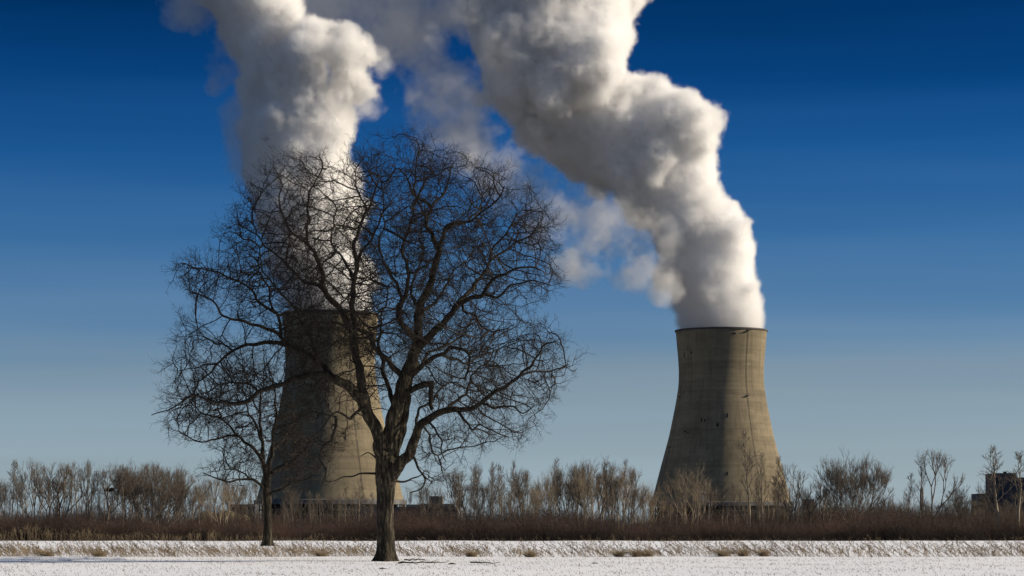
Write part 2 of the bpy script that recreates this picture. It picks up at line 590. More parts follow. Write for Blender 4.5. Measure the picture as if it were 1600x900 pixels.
def plume_fields(x0, x1, y0, y1, zh, main, holes, wisps, seed, source):
    """all in photo pixels; returns (inside distance field of the dense steam, wisp density, origin)"""
    X = np.arange(x0, x1, VOX, dtype=np.float32)
    Z = np.arange(-y1, -y0, VOX, dtype=np.float32)       # up
    D = np.arange(-zh, zh, VOX, dtype=np.float32)        # depth
    shp = (len(X), len(D), len(Z))
    rr = np.random.default_rng(seed)
    hgt = np.clip((source + Z) / 90.0, 0.06, 1)[None, None, :]     # calm right above the rim, rougher higher up
    warp = []
    for i in range(3):
        wv = 13 * upsample(shp, 34, seed + i) + 6.5 * upsample(shp, 15, seed + 10 + i) + 3.0 * upsample(shp, 7, seed + 20 + i)
        warp.append(wv * hgt)
    Xw = X[:, None, None] + warp[0]
    Dw = D[None, :, None] + warp[1]
    Zw = Z[None, None, :] + warp[2]
    sdf = np.full(shp, -60.0, np.float32)

    def stamp(px, pd, pz, r, sq=1.0):
        e = r + 26
        i0, i1 = np.searchsorted(X, px - e), np.searchsorted(X, px + e)
        j0, j1 = np.searchsorted(D, pd - e), np.searchsorted(D, pd + e)
        k0, k1 = np.searchsorted(Z, pz - e), np.searchsorted(Z, pz + e)
        if i1 <= i0 or j1 <= j0 or k1 <= k0:
            return
        sl = (slice(i0, i1), slice(j0, j1), slice(k0, k1))
        d = r - np.sqrt((Xw[sl] - px) ** 2 + ((Dw[sl] - pd) / sq) ** 2 + (Zw[sl] - pz) ** 2)
        np.maximum(sdf[sl], d, out=sdf[sl])
    # main bodies, linked by interpolated spheres
    balls = []
    for chain in main:
        for a, b in zip(chain[:-1], chain[1:]):
            L = math.hypot(a[0] - b[0], a[1] - b[1])
            n = max(1, int(L / (.28 * min(a[2], b[2]))))
            for t in range(n):
                f = t / n
                balls.append([a[i] + (b[i] - a[i]) * f for i in range(4)])
        balls.append(list(chain[-1]))
    for (px, py, r, pd) in balls:
        stamp(px, pd, -py, r * .90)
        if source - py < 26:
            continue
        for _ in range(int(3 + r * .06)):      # cauliflower lobes
            v = rr.normal(size=3)
            v /= np.linalg.norm(v)
            r2 = r * rr.uniform(.22, .46)
            dd = r * rr.uniform(.58, .80)
            c = (px + v[0] * dd, pd + v[1] * dd, -py + v[2] * dd)
            stamp(*c, r2)
            for _ in range(4):
                u = rr.normal(size=3)
                u /= np.linalg.norm(u)
                u = u + v * .8
                u /= np.linalg.norm(u)
                r3 = r2 * rr.uniform(.25, .42)
                stamp(c[0] + u[0] * r2 * .85, c[1] + u[1] * r2 * .85, c[2] + u[2] * r2 * .85, r3)
    n1 = upsample(shp, 9, seed + 31)
    n2 = upsample(shp, 4.5, seed + 32)
    n3 = upsample(shp, 2.3, seed + 33)
    n4 = upsample(shp, 22, seed + 34)
    rough = (3.4 * (1 - 2.2 * np.abs(n1)) + 2.6 * (1 - 2.2 * np.abs(n2)) + 1.6 * n3 + 3.0 * n4) * hgt
    sdf += rough
    for (px, py, rx, ry, rd, pd) in holes:
        q = np.sqrt(((Xw - px) / rx) ** 2 + ((Dw - pd) / rd) ** 2 + ((Zw + py) / ry) ** 2)
        sdf = np.minimum(sdf, (q - 1) * min(rx, ry) + .5 * rough)
    # wisps: soft torn vapour
    wf = np.zeros(shp, np.float32)
    frac = .50 * upsample(shp, 26, seed + 41) + .40 * upsample(shp, 13, seed + 42) + .38 * upsample(shp, 6, seed + 43) + .30 * upsample(shp, 3, seed + 44)
    for (px, py, rx, ry, rd, pd, amt) in wisps:
        q = ((Xw - px) / rx) ** 2 + ((Dw - pd) / rd) ** 2 + ((Zw + py) / ry) ** 2
        np.maximum(wf, amt * np.clip(1.25 - q, 0, 1), out=wf)
    wf = np.clip(wf * 1.0 + frac * .85 - .14, 0, 1) * (wf > 0.01)
    return sdf, wf, (float(X[0]), float(D[0]), float(Z[0]))


def grid_group(src, attr, n, lo, vs, mat, iso=None):
    ng = bpy.data.node_groups.new('steam_grid', 'GeometryNodeTree')
    ng.interface.new_socket('Geometry', in_out='INPUT', socket_type='NodeSocketGeometry')
    ng.interface.new_socket('Geometry', in_out='OUTPUT', socket_type='NodeSocketGeometry')
    N, L = ng.nodes, ng.links
    go = N.new('NodeGroupOutput')
    oi = N.new('GeometryNodeObjectInfo')
    oi.inputs['Object'].default_value = src
    vc = N.new('GeometryNodeVolumeCube')
    for ax, k in zip('XYZ', n):
        vc.inputs['Resolution ' + ax].default_value = k
    lo = np.array(lo, float)
    vc.inputs['Min'].default_value = lo
    vc.inputs['Max'].default_value = lo + (np.array(n) - 1) * vs
    pos = N.new('GeometryNodeInputPosition')

    def vm(op, a, b=(0, 0, 0)):
        m = N.new('ShaderNodeVectorMath')
        m.operation = op
        L.new(a, m.inputs[0])
        m.inputs[1].default_value = b
        return m.outputs[0]
    p = vm('FLOOR', vm('ADD', vm('MULTIPLY', vm('SUBTRACT', pos.outputs[0], lo), (1 / vs,) * 3), (.5, .5, .5)))
    s = N.new('ShaderNodeSeparateXYZ')
    L.new(p, s.inputs[0])

    def im(op, a, b):
        m = N.new('FunctionNodeIntegerMath')
        m.operation = op
        for i, v in enumerate((a, b)):
            if isinstance(v, int):
                m.inputs[i].default_value = v
            else:
                L.new(v, m.inputs[i])
        return m.outputs[0]
    ix = im('ADD', im('MULTIPLY', im('ADD', im('MULTIPLY', s.outputs[0], int(n[1])), s.outputs[1]), int(n[2])), s.outputs[2])
    si = N.new('GeometryNodeSampleIndex')
    si.data_type = 'FLOAT'
    na = N.new('GeometryNodeInputNamedAttribute')
    na.data_type = 'FLOAT'
    na.inputs[0].default_value = attr
    L.new(oi.outputs['Geometry'], si.inputs['Geometry'])
    L.new(na.outputs[0], si.inputs['Value'])
    L.new(ix, si.inputs['Index'])
    L.new(si.outputs[0], vc.inputs['Density'])
    last = vc.outputs[0]
    if iso is not None:
        v2m = N.new('GeometryNodeVolumeToMesh')
        v2m.inputs['Threshold'].default_value = iso
        L.new(last, v2m.inputs[0])
        last = v2m.outputs[0]
    sm = N.new('GeometryNodeSetMaterial')
    sm.inputs['Material'].default_value = mat
    L.new(last, sm.inputs[0])
    L.new(sm.outputs[0], go.inputs[0])
    return ng


def field_source(dens, name):
    me = bpy.data.meshes.new('steam_samples')
    me.vertices.add(dens.size)
    a = me.attributes.new(name, 'FLOAT', 'POINT')
    a.data.foreach_set('value', np.ascontiguousarray(dens, np.float32).ravel())
    return bpy.data.objects.new('steam_samples', me)


vap = bpy.data.materials.new('steam_vapour')
vap.use_nodes = True
n = vap.node_tree
n.nodes.clear()
_o = n.nodes.new('ShaderNodeOutputMaterial')
_p = n.nodes.new('ShaderNodeVolumePrincipled')
_p.inputs['Color'].default_value = (.955, .95, .945, 1)
_p.inputs['Density'].default_value = 1.0
_p.inputs['Anisotropy'].default_value = 0.1
n.links.new(_p.outputs[0], _o.inputs['Volume'])
core_mat = two_tone('dense_steam', (.80, .80, .81), (.84, .84, .85), .05, 1.0)
_b = [q for q in core_mat.node_tree.nodes if q.type == 'BSDF_PRINCIPLED'][0]
_b.inputs['Subsurface Weight'].default_value = 1.0
_b.inputs['Subsurface Radius'].default_value = (1.0, 1.0, 1.0)
_b.inputs['Subsurface Scale'].default_value = 38.0
_b.inputs['Specular IOR Level'].default_value = 0.0


def steam(label, Y, box, main, holes, wisps, seed, source, loc_root):
    k = Y / F
    sdf, wf, org = plume_fields(*box, main, holes, wisps, seed, source)
    lo = ((org[0] - 800) * k, org[1] * k, CZ + (HZ + org[2]) * k)
    lo = (lo[0] - loc_root.x, lo[1], lo[2])
    sig = .28                                                    # extinction per metre in thick steam
    dens = sig * np.clip((sdf + 4) / 13.0, 0, 1) ** 1.6 + .060 * wf ** 1.1
    # nothing leaves the tower wall sideways
    Zrow = -(org[2] + VOX * np.arange(sdf.shape[2]))             # photo row
    dens[:, :, Zrow > source + 1] = 0
    sdf[:, :, Zrow > source + 1] = -20
    root = empty('steam_plume', loc_root, label, 'steam', 'steam plumes rising from the cooling towers')
    src = field_source(dens, 'dens')
    v = bpy.data.volumes.new('vapour')
    v.materials.append(vap)
    o = link(bpy.data.objects.new('vapour', v), root)
    md = o.modifiers.new('steam_grid', 'NODES')
    md.node_group = grid_group(src, 'dens', dens.shape, lo, VOX * k, vap)
    # the optically thick inside as a real surface
    src2 = field_source(np.clip(sdf + 30, 0, 60), 'sdf')
    me = bpy.data.meshes.new('dense_core')
    o2 = link(bpy.data.objects.new('dense_core', me), root)
    md = o2.modifiers.new('steam_grid', 'NODES')
    md.node_group = grid_group(src2, 'sdf', sdf.shape, lo, VOX * k, core_mat, iso=30 + 14.0)
    bpy.context.view_layer.update()
    ev = o2.evaluated_get(bpy.context.evaluated_depsgraph_get())
    me2 = bpy.data.meshes.new_from_object(ev)
    me2.name = 'dense_core'
    o2.modifiers.clear()
    o2.data = me2
    me2.materials.clear()
    me2.materials.append(core_mat)
    if len(me2.polygons):
        me2.polygons.foreach_set('use_smooth', np.ones(len(me2.polygons), bool))
        me2.polygons.foreach_set('material_index', np.zeros(len(me2.polygons), np.int32))
    bpy.data.objects.remove(src2)
    return root


# (photo x, photo y, radius, depth) in pixels
right_main = [[(1127, 520, 70, 0), (1128, 505, 73, 0), (1124, 480, 74, 0), (1110, 440, 76, -4), (1103, 400, 80, -8), (1086, 370, 78, -8), (1072, 335, 74, -4), (1050, 300, 84, 0), (1024, 222, 96, -5)],
              [(1024, 222, 96, -5), (965, 212, 94, 5), (905, 185, 86, 8), (868, 140, 98, 8), (860, 90, 120, 5), (858, 40, 136, 0), (850, -25, 148, 0), (830, -95, 150, 0)]]
right_wisp = [(655, 60, 60, 90, 50, -100, .80), (690, 165, 68, 70, 45, -100, .82), (715, 235, 78, 60, 45, -100, .86), (790, 290, 60, 60, 40, -100, .72), (860, 360, 58, 70, 40, -100, .76),
              (895, 425, 55, 40, 40, -100, .80), (955, 395, 70, 42, 35, -100, .66), (985, 435, 60, 36, 35, -100, .82), (1035, 462, 34, 28, 30, -100, .9), (930, 330, 60, 34, 30, -100, .66), (720, 20, 60, 70, 50, -100, 1.0),
              (770, 110, 40, 60, 40, -100, .8), (1000, 395, 60, 46, 30, -85, .85), (945, 360, 66, 50, 30, -85, .8), (840, 300, 50, 60, 30, -85, .7)]
left_main = [[(517, 494, 68, 0), (516, 478, 72, 0), (508, 440, 74, 0), (498, 395, 76, 0), (484, 345, 78, 0), (472, 300, 84, 0), (466, 250, 90, 0), (464, 200, 90, 5), (462, 150, 90, 10), (438, 100, 74, 15), (415, 50, 76, 20), (395, -10, 84, 20), (370, -80, 95, 25)],
             [(500, 200, 52, -30), (498, 150, 56, -34), (500, 100, 66, -34), (522, 96, 62, -34), (548, 128, 38, -30), (545, 152, 30, -28)]]
left_wisp = [(555, 12, 85, 58, 45, 90, 1.0), (622, 18, 45, 48, 40, 90, .98), (490, 5, 100, 55, 50, 90, 1.2), (600, -60, 95, 60, 50, 90, 1.0), (305, 15, 62, 42, 40, 20, .74), (355, 50, 38, 50, 30, 20, .95),
             (345, 110, 28, 40, 25, 10, .58), (382, 225, 34, 80, 40, 0, .8), (596, 100, 24, 30, 25, -10, .55), (562, 175, 36, 28, 25, -20, .72), (610, 50, 42, 36, 30, 90, .82)]
steam('thick white steam plume leaning left from the cooling tower on the right', YR, (560, 1230, -150, 528, 150), right_main, [], right_wisp, 11, 518,
      Vector((tR.location.x, YR, 0)))
steam('grey and white steam column behind the big bare tree, from the half hidden tower', YL, (240, 720, -150, 502, 140), left_main,
      [(520, 120, 9, 28, 260, 0), (533, 160, 7, 16, 260, 0)], left_wisp, 57, 492, Vector((tL.location.x, YL, 0)))


# ------------------------------------------------------------------ branch geometry
def prisms(P0, P1, R0, R1, sides=3):
    """open prisms from P0 to P1, all at once"""
    P0, P1 = np.asarray(P0, float), np.asarray(P1, float)
    R0, R1 = np.asarray(R0, float), np.asarray(R1, float)
    n = len(P0)
    d = P1 - P0
    d /= np.maximum(np.linalg.norm(d, axis=1, keepdims=True), 1e-9)
    ref = np.where(np.abs(d[:, 2:3]) < .9, np.array([[0, 0, 1.]]), np.array([[1., 0, 0]]))
    u = np.cross(d, ref)
    u /= np.linalg.norm(u, axis=1, keepdims=True)
    v = np.cross(d, u)
    t = 2 * np.pi * np.arange(sides) / sides
    ring = u[:, None, :] * np.cos(t)[None, :, None] + v[:, None, :] * np.sin(t)[None, :, None]
    V = np.concatenate([P0[:, None, :] + ring * R0[:, None, None], P1[:, None, :] + ring * R1[:, None, None]], axis=1)
    b = (np.arange(n) * 2 * sides)[:, None]
    i = np.arange(sides)
    j = (i + 1) % sides
    Q = np.stack([b + i, b + j, b + sides + j, b + sides + i], -1).reshape(-1, 4)
    return V.reshape(-1, 3), Q


def join_vq(parts):
    V, Q, k = [], [], 0
    for v, q in parts:
        V.append(v)
        Q.append(q + k)
        k += len(v)
    return np.concatenate(V), np.concatenate(Q)


def smooth_line(pts, step):
    """Catmull-Rom through points (array n x m), resampled"""
    P = np.asarray(pts, float)
    P = np.vstack([2 * P[0] - P[1], P, 2 * P[-1] - P[-2]])
    out = []
    for i in range(1, len(P) - 2):
        L = np.linalg.norm(P[i + 1, :3] - P[i, :3])
        n = max(2, int(L / step))
        for t in np.arange(n) / n:
            a, b, c, d = P[i - 1], P[i], P[i + 1], P[i + 2]
            out.append(.5 * ((2 * b) + (c - a) * t + (2 * a - 5 * b + 4 * c - d) * t * t + (3 * b - a - 3 * c + d) * t ** 3))
    out.append(P[-2])
    return np.array(out)


def tube(line, rad, sides=12, bumpy=.0, seed=0, flare=None):
    """a skinned tube along a polyline; returns V, Q with a closed tip"""
    line = np.asarray(line, float)
    n = len(line)
    rr = np.random.default_rng(seed)
    tan = np.gradient(line, axis=0)
    tan /= np.maximum(np.linalg.norm(tan, axis=1, keepdims=True), 1e-9)
    u = np.cross(tan[0], [0, 1, 0.1])
    u /= np.linalg.norm(u)
    V = []
    th = 2 * np.pi * np.arange(sides) / sides
    ph = rr.uniform(0, 6.28, 6)
    for i in range(n):
        u = u - tan[i] * np.dot(u, tan[i])
        u /= np.linalg.norm(u)
        v = np.cross(tan[i], u)
        prof = np.ones(sides)
        if bumpy:
            s = i * .35
            prof = 1 + bumpy * (np.sin(3 * th + ph[0] + .3 * s) + .7 * np.sin(5 * th + ph[1] - .2 * s) + .5 * np.sin(9 * th + ph[2] + .5 * s) + .5 * np.sin(s * 1.7 + ph[3]) + .4 * rr.normal(size=sides))
        if flare is not None:
            f = flare[i]
            prof = prof + f * (1 + .55 * np.sin(5 * th + ph[4]) + .3 * np.sin(3 * th + ph[5]))
        V.append(line[i] + (u[None] * np.cos(th)[:, None] + v[None] * np.sin(th)[:, None]) * (rad[i] * prof)[:, None])
    V.append(np.repeat(line[-1:] + tan[-1:] * rad[-1] * .6, sides, 0))
    V = np.concatenate(V)
    b = (np.arange(n) * sides)[:, None]
    i = np.arange(sides)
    j = (i + 1) % sides
    return V, np.stack([b + i, b + j, b + sides + j, b + sides + i], -1).reshape(-1, 4)


def twigs(starts, dirs, lens, r0, r, levels=2, wig=.5, up=.12):
    """wiggly twigs with side twigs, as arrays of prisms"""
    P0, P1, A, B = [], [], [], []
    p, d, L, rad = np.array(starts), np.array(dirs), np.array(lens), np.full(len(starts), float(r0))
    for lev in range(levels):
        nseg = 4
        sp_, sd_, sl_ = [], [], []
        q = p.copy()
        dd = d / np.linalg.norm(d, axis=1, keepdims=True)
        last = dd * 0
        for s in range(nseg):
            kink = r.normal(scale=wig, size=dd.shape)
            dd = dd + (kink if s % 2 == 0 else kink * .5 - last * .75) + np.array([0, 0, up])
            last = kink
            dd /= np.linalg.norm(dd, axis=1, keepdims=True)
            nx = q + dd * (L / nseg)[:, None]
            P0.append(q)
            P1.append(nx)
            A.append(rad * (1 - .6 * s / nseg))
            B.append(rad * (1 - .6 * (s + 1) / nseg))
            if lev < levels - 1 and s >= 0:
                keep = r.random(len(q)) < .8
                side = r.normal(size=dd.shape)
                side = side - dd * (side * dd).sum(1, keepdims=True)
                side /= np.linalg.norm(side, axis=1, keepdims=True)
                sp_.append(nx[keep])
                sd_.append((dd * .6 + side * .8)[keep])
                sl_.append((L * r.uniform(.3, .6, len(L)))[keep])
            q = nx
        if lev < levels - 1:
            p, d, L = np.concatenate(sp_), np.concatenate(sd_), np.concatenate(sl_)
            rad = np.full(len(p), r0 * .7 ** (lev + 1))
    return np.concatenate(P0), np.concatenate(P1), np.concatenate(A), np.concatenate(B)


def in_poly(P, poly):
    x, y = P[:, 0], P[:, 1]
    ins = np.zeros(len(P), bool)
    for (x0, y0), (x1, y1) in zip(poly, poly[1:] + poly[:1]):
        c = ((y0 > y) != (y1 > y)) & (x < (x1 - x0) * (y - y0) / ((y1 - y0) or 1e-9) + x0)
        ins ^= c
    return ins


def edge_dist(P, poly):
    d = np.full(len(P), 1e9)
    for a, b in zip(poly, poly[1:] + poly[:1]):
        a, b = np.array(a, float), np.array(b, float)
        t = np.clip(((P - a) @ (b - a)) / ((b - a) @ (b - a)), 0, 1)
        d = np.minimum(d, np.linalg.norm(P - (a + t[:, None] * (b - a)), axis=1))
    return d


def colonise(nodes, parents, attract, step, infl, kill, iters, r, centre, bias=.35, wob=.12):
    """space colonisation from existing nodes"""
    pts = [np.array(p) for p in nodes]
    par = list(parents)
    ndir = [None] * len(pts)
    A = attract.copy()
    nbranch = [0] * len(pts)
    best = np.full(len(A), 1e9)
    owner = np.full(len(A), -1)
    new_from = 0
    for it in range(iters):
        kd = kdtree.KDTree(len(pts) - new_from)
        for i in range(new_from, len(pts)):
            kd.insert(pts[i], i)
        kd.balance()
        for a in range(len(A)):
            _c, i, dist = kd.find(A[a])
            if dist < best[a]:
                best[a] = dist
                owner[a] = i
        live = best > kill
        A, best, owner = A[live], best[live], owner[live]
        if not len(A):
            break
        act = np.where(best < infl)[0]
        if not len(act):
            break
        pull = {}
        for a in act:
            i = owner[a]
            v = A[a] - pts[i]
            v = v / (np.linalg.norm(v) + 1e-9)
            if i in pull:
                pull[i] += v
            else:
                pull[i] = v
        new_from = len(pts)
        for i, v in pull.items():
            if nbranch[i] >= 4:
                best_mask = owner == i
                continue
            out = pts[i] - centre
            v = v / (np.linalg.norm(v) + 1e-9) + bias * out / (np.linalg.norm(out) + 1e-9) + r.normal(scale=wob, size=3)
            v /= np.linalg.norm(v)
            pts.append(pts[i] + v * step)
            par.append(i)
            nbranch[i] += 1
            nbranch.append(0)
        if len(pts) == new_from:
            break
    return np.array(pts), np.array(par)


def bare_tree(name, Y, trunk_px, limbs_px, outline, label, n_attr, seed, depth_max, step, infl, kill, tip_r, twig_len, density_floor=None):
    """trunk_px: (x, y, half width px); limbs_px: list of (list of (x,y), r0 px, r1 px, depth of the tip in m, parent-depth)"""
    r = np.random.default_rng(seed)
    k = Y / F
    base = at(trunk_px[0][0], trunk_px[0][1], Y)
    base.z = float(ground_z(base.x, Y)) - .05
    root = empty(name, base, label, 'tree')
    b = np.array(base)

    def P(px, py, dep):
        return np.array([(px - 800) * k, Y + dep, CZ + (HZ - py) * k]) - b
    # trunk
    tl = smooth_line([[*P(x, y, 0), hw * k] for x, y, hw in trunk_px], .12)
    z = tl[:, 2] - tl[0, 2]
    flare = .55 * np.exp(-z / .32)
    V, Q = tube(tl[:, :3], tl[:, 3], 40, .035, seed, flare)
    mesh_arrays('trunk', V, Q, M['bark'], root, smooth=True)
    nodes, parents, rads = [], [], []
    prev = -1
    for q in smooth_line([[*P(x, y, 0), hw * k] for x, y, hw in trunk_px], .5):
        nodes.append(q[:3]); parents.append(prev); rads.append(q[3]); prev = len(nodes) - 1
    growable = []
    allpts = None
    for li, (pts, r0, r1, d0, d1) in enumerate(limbs_px):
        m = len(pts)
        L3 = []
        for i, (x, y) in enumerate(pts):
            f = i / (m - 1)
            L3.append([*P(x, y, d0 + (d1 - d0) * f ** .9), 1.12 * (r0 + (r1 - r0) * f ** .8) * k])
        ln = smooth_line(L3, .12)
        s = np.arange(len(ln)) * .12
        ph = r.uniform(0, 6.28, 6)
        ampl = np.clip(s, 0, 1) * .035
        ln[:, 0] += ampl * (np.sin(s * 4.1 + ph[0]) + .6 * np.sin(s * 9 + ph[1]))
        ln[:, 1] += ampl * (np.sin(s * 3.3 + ph[2]) + .6 * np.sin(s * 7 + ph[3]))
        ln[:, 2] += ampl * (np.sin(s * 3.9 + ph[4]) + .6 * np.sin(s * 8 + ph[5]))
        V, Q = tube(ln[:, :3], np.maximum(ln[:, 3], .015), 14 if r0 > 3 else 8, .05, seed + li)
        mesh_arrays('limb', V, Q, M['bark'] if r0 > 8 else M['limb'], root, smooth=True)
        prev = -1
        for q in ln[::3]:
            nodes.append(q[:3]); parents.append(prev); rads.append(q[3]); prev = len(nodes) - 1
            if q[3] < 5.5 * k:
                growable.append(len(nodes) - 1)
    # crown attractors
    poly = [(float(x), float(y)) for x, y in outline]
    xs_, ys_ = [p[0] for p in poly], [p[1] for p in poly]
    att = []
    while sum(len(a) for a in att) < n_attr:
        C = np.stack([r.uniform(min(xs_), max(xs_), 6000), r.uniform(min(ys_), max(ys_), 6000)], 1)
        C = C[in_poly(C, poly)]
        e = edge_dist(C, poly) * k
        dm = np.minimum(depth_max, 1.0 + 1.9 * e ** .75)
        dep = r.uniform(-1, 1, len(C)) * depth_max
        ok = np.abs(dep) < dm
        if density_floor is not None:
            ok &= r.random(len(C)) < density_floor(C)
        xk, zk = C[:, 0] * k, C[:, 1] * k
        cl = np.sin(xk * 2.3 + 1.1 * np.sin(zk * 1.3)) + np.sin(zk * 2.5 + 1.3 * np.sin(dep * 1.1 + 1)) + np.sin(dep * 2.1 + 1.2 * np.sin(xk * 1.2 + 2))
        ok &= r.random(len(C)) < np.clip(.5 + .42 * cl, .04, 1)
        ok &= r.random(len(C)) < .30 + .70 * np.exp(-np.maximum(dm - np.abs(dep), 0) / 1.3)
        C, dep = C[ok], dep[ok]
        att.append(np.stack([(C[:, 0] - 800) * k, Y + dep, CZ + (HZ - C[:, 1]) * k], 1) - b)
    att = np.concatenate(att)[:n_attr]
    idm = {g_: i for i, g_ in enumerate(growable)}
    gn = [nodes[i] for i in growable]
    pts, par = colonise(gn, [-1] * len(gn), att, step, infl, kill, 70, r, np.array([0, 0, tl[-1, 2] * .9]))
    n0 = len(gn)
    n = len(pts)
    # pipe-model radii
    acc = np.zeros(n)
    kids = np.zeros(n, int)
    for i in range(n - 1, n0 - 1, -1):
        if kids[i] == 0:
            acc[i] = tip_r ** 1.95
        acc[par[i]] += acc[i]
        kids[par[i]] += 1
    rad = np.maximum(acc, tip_r ** 1.95) ** (1 / 1.95)
    gr = np.array([rads[i] for i in growable])
    i = np.arange(n0, n)
    pr = rad[par[i]].copy()
    frm = par[i] < n0
    pr[frm] = np.minimum(rad[i][frm] * 1.15, gr[par[i][frm]])
    rad[:n0] = gr
    P0, P1 = pts[par[i]], pts[i]
    R1_ = np.minimum(rad[i], .12)
    R0_ = np.minimum(pr, np.maximum(R1_ * 1.25, R1_))
    parts = [prisms(P0, P1 + (P1 - P0) * .08, R0_, R1_, 5)]
    # twigs on every thin node
    thin = i[(rad[i] < tip_r * 4.5) & (r.random(len(i)) < .7)]
    d = pts[thin] - pts[par[thin]]
    d /= np.linalg.norm(d, axis=1, keepdims=True)
    d2 = d + r.normal(scale=.55, size=d.shape)
    tips = i[kids[i] == 0]
    dt = pts[tips] - pts[par[tips]]
    st = np.concatenate([pts[thin], pts[tips], pts[tips]])
    dr = np.concatenate([d2, dt / np.linalg.norm(dt, axis=1, keepdims=True), dt / np.linalg.norm(dt, axis=1, keepdims=True) + r.normal(scale=.5, size=dt.shape)])
    ln_ = r.uniform(.5, 1.2, len(st)) * twig_len
    parts.append(prisms(*twigs(st, dr, ln_, tip_r * .70, r, 3, .19, .05), 3))
    V, Q = join_vq(parts)
    print(name, 'nodes', n, 'faces', len(Q))
    crown = mesh_arrays('crown', V, Q, M['twig'], root)
    # a few dry husks still hanging on
    sel = pts[r.choice(np.arange(n0, n), 260 if depth_max > 3 else 60)]
    o_ = r.normal(scale=.05, size=sel.shape)
    V, Q = prisms(sel + o_, sel + o_ + r.normal(scale=.06, size=sel.shape), np.full(len(sel), .03), np.full(len(sel), .012), 4)
    h = mesh_arrays('dry_husks', V, Q, M['twig'], root)
    tag(h, kind='stuff')
    return root


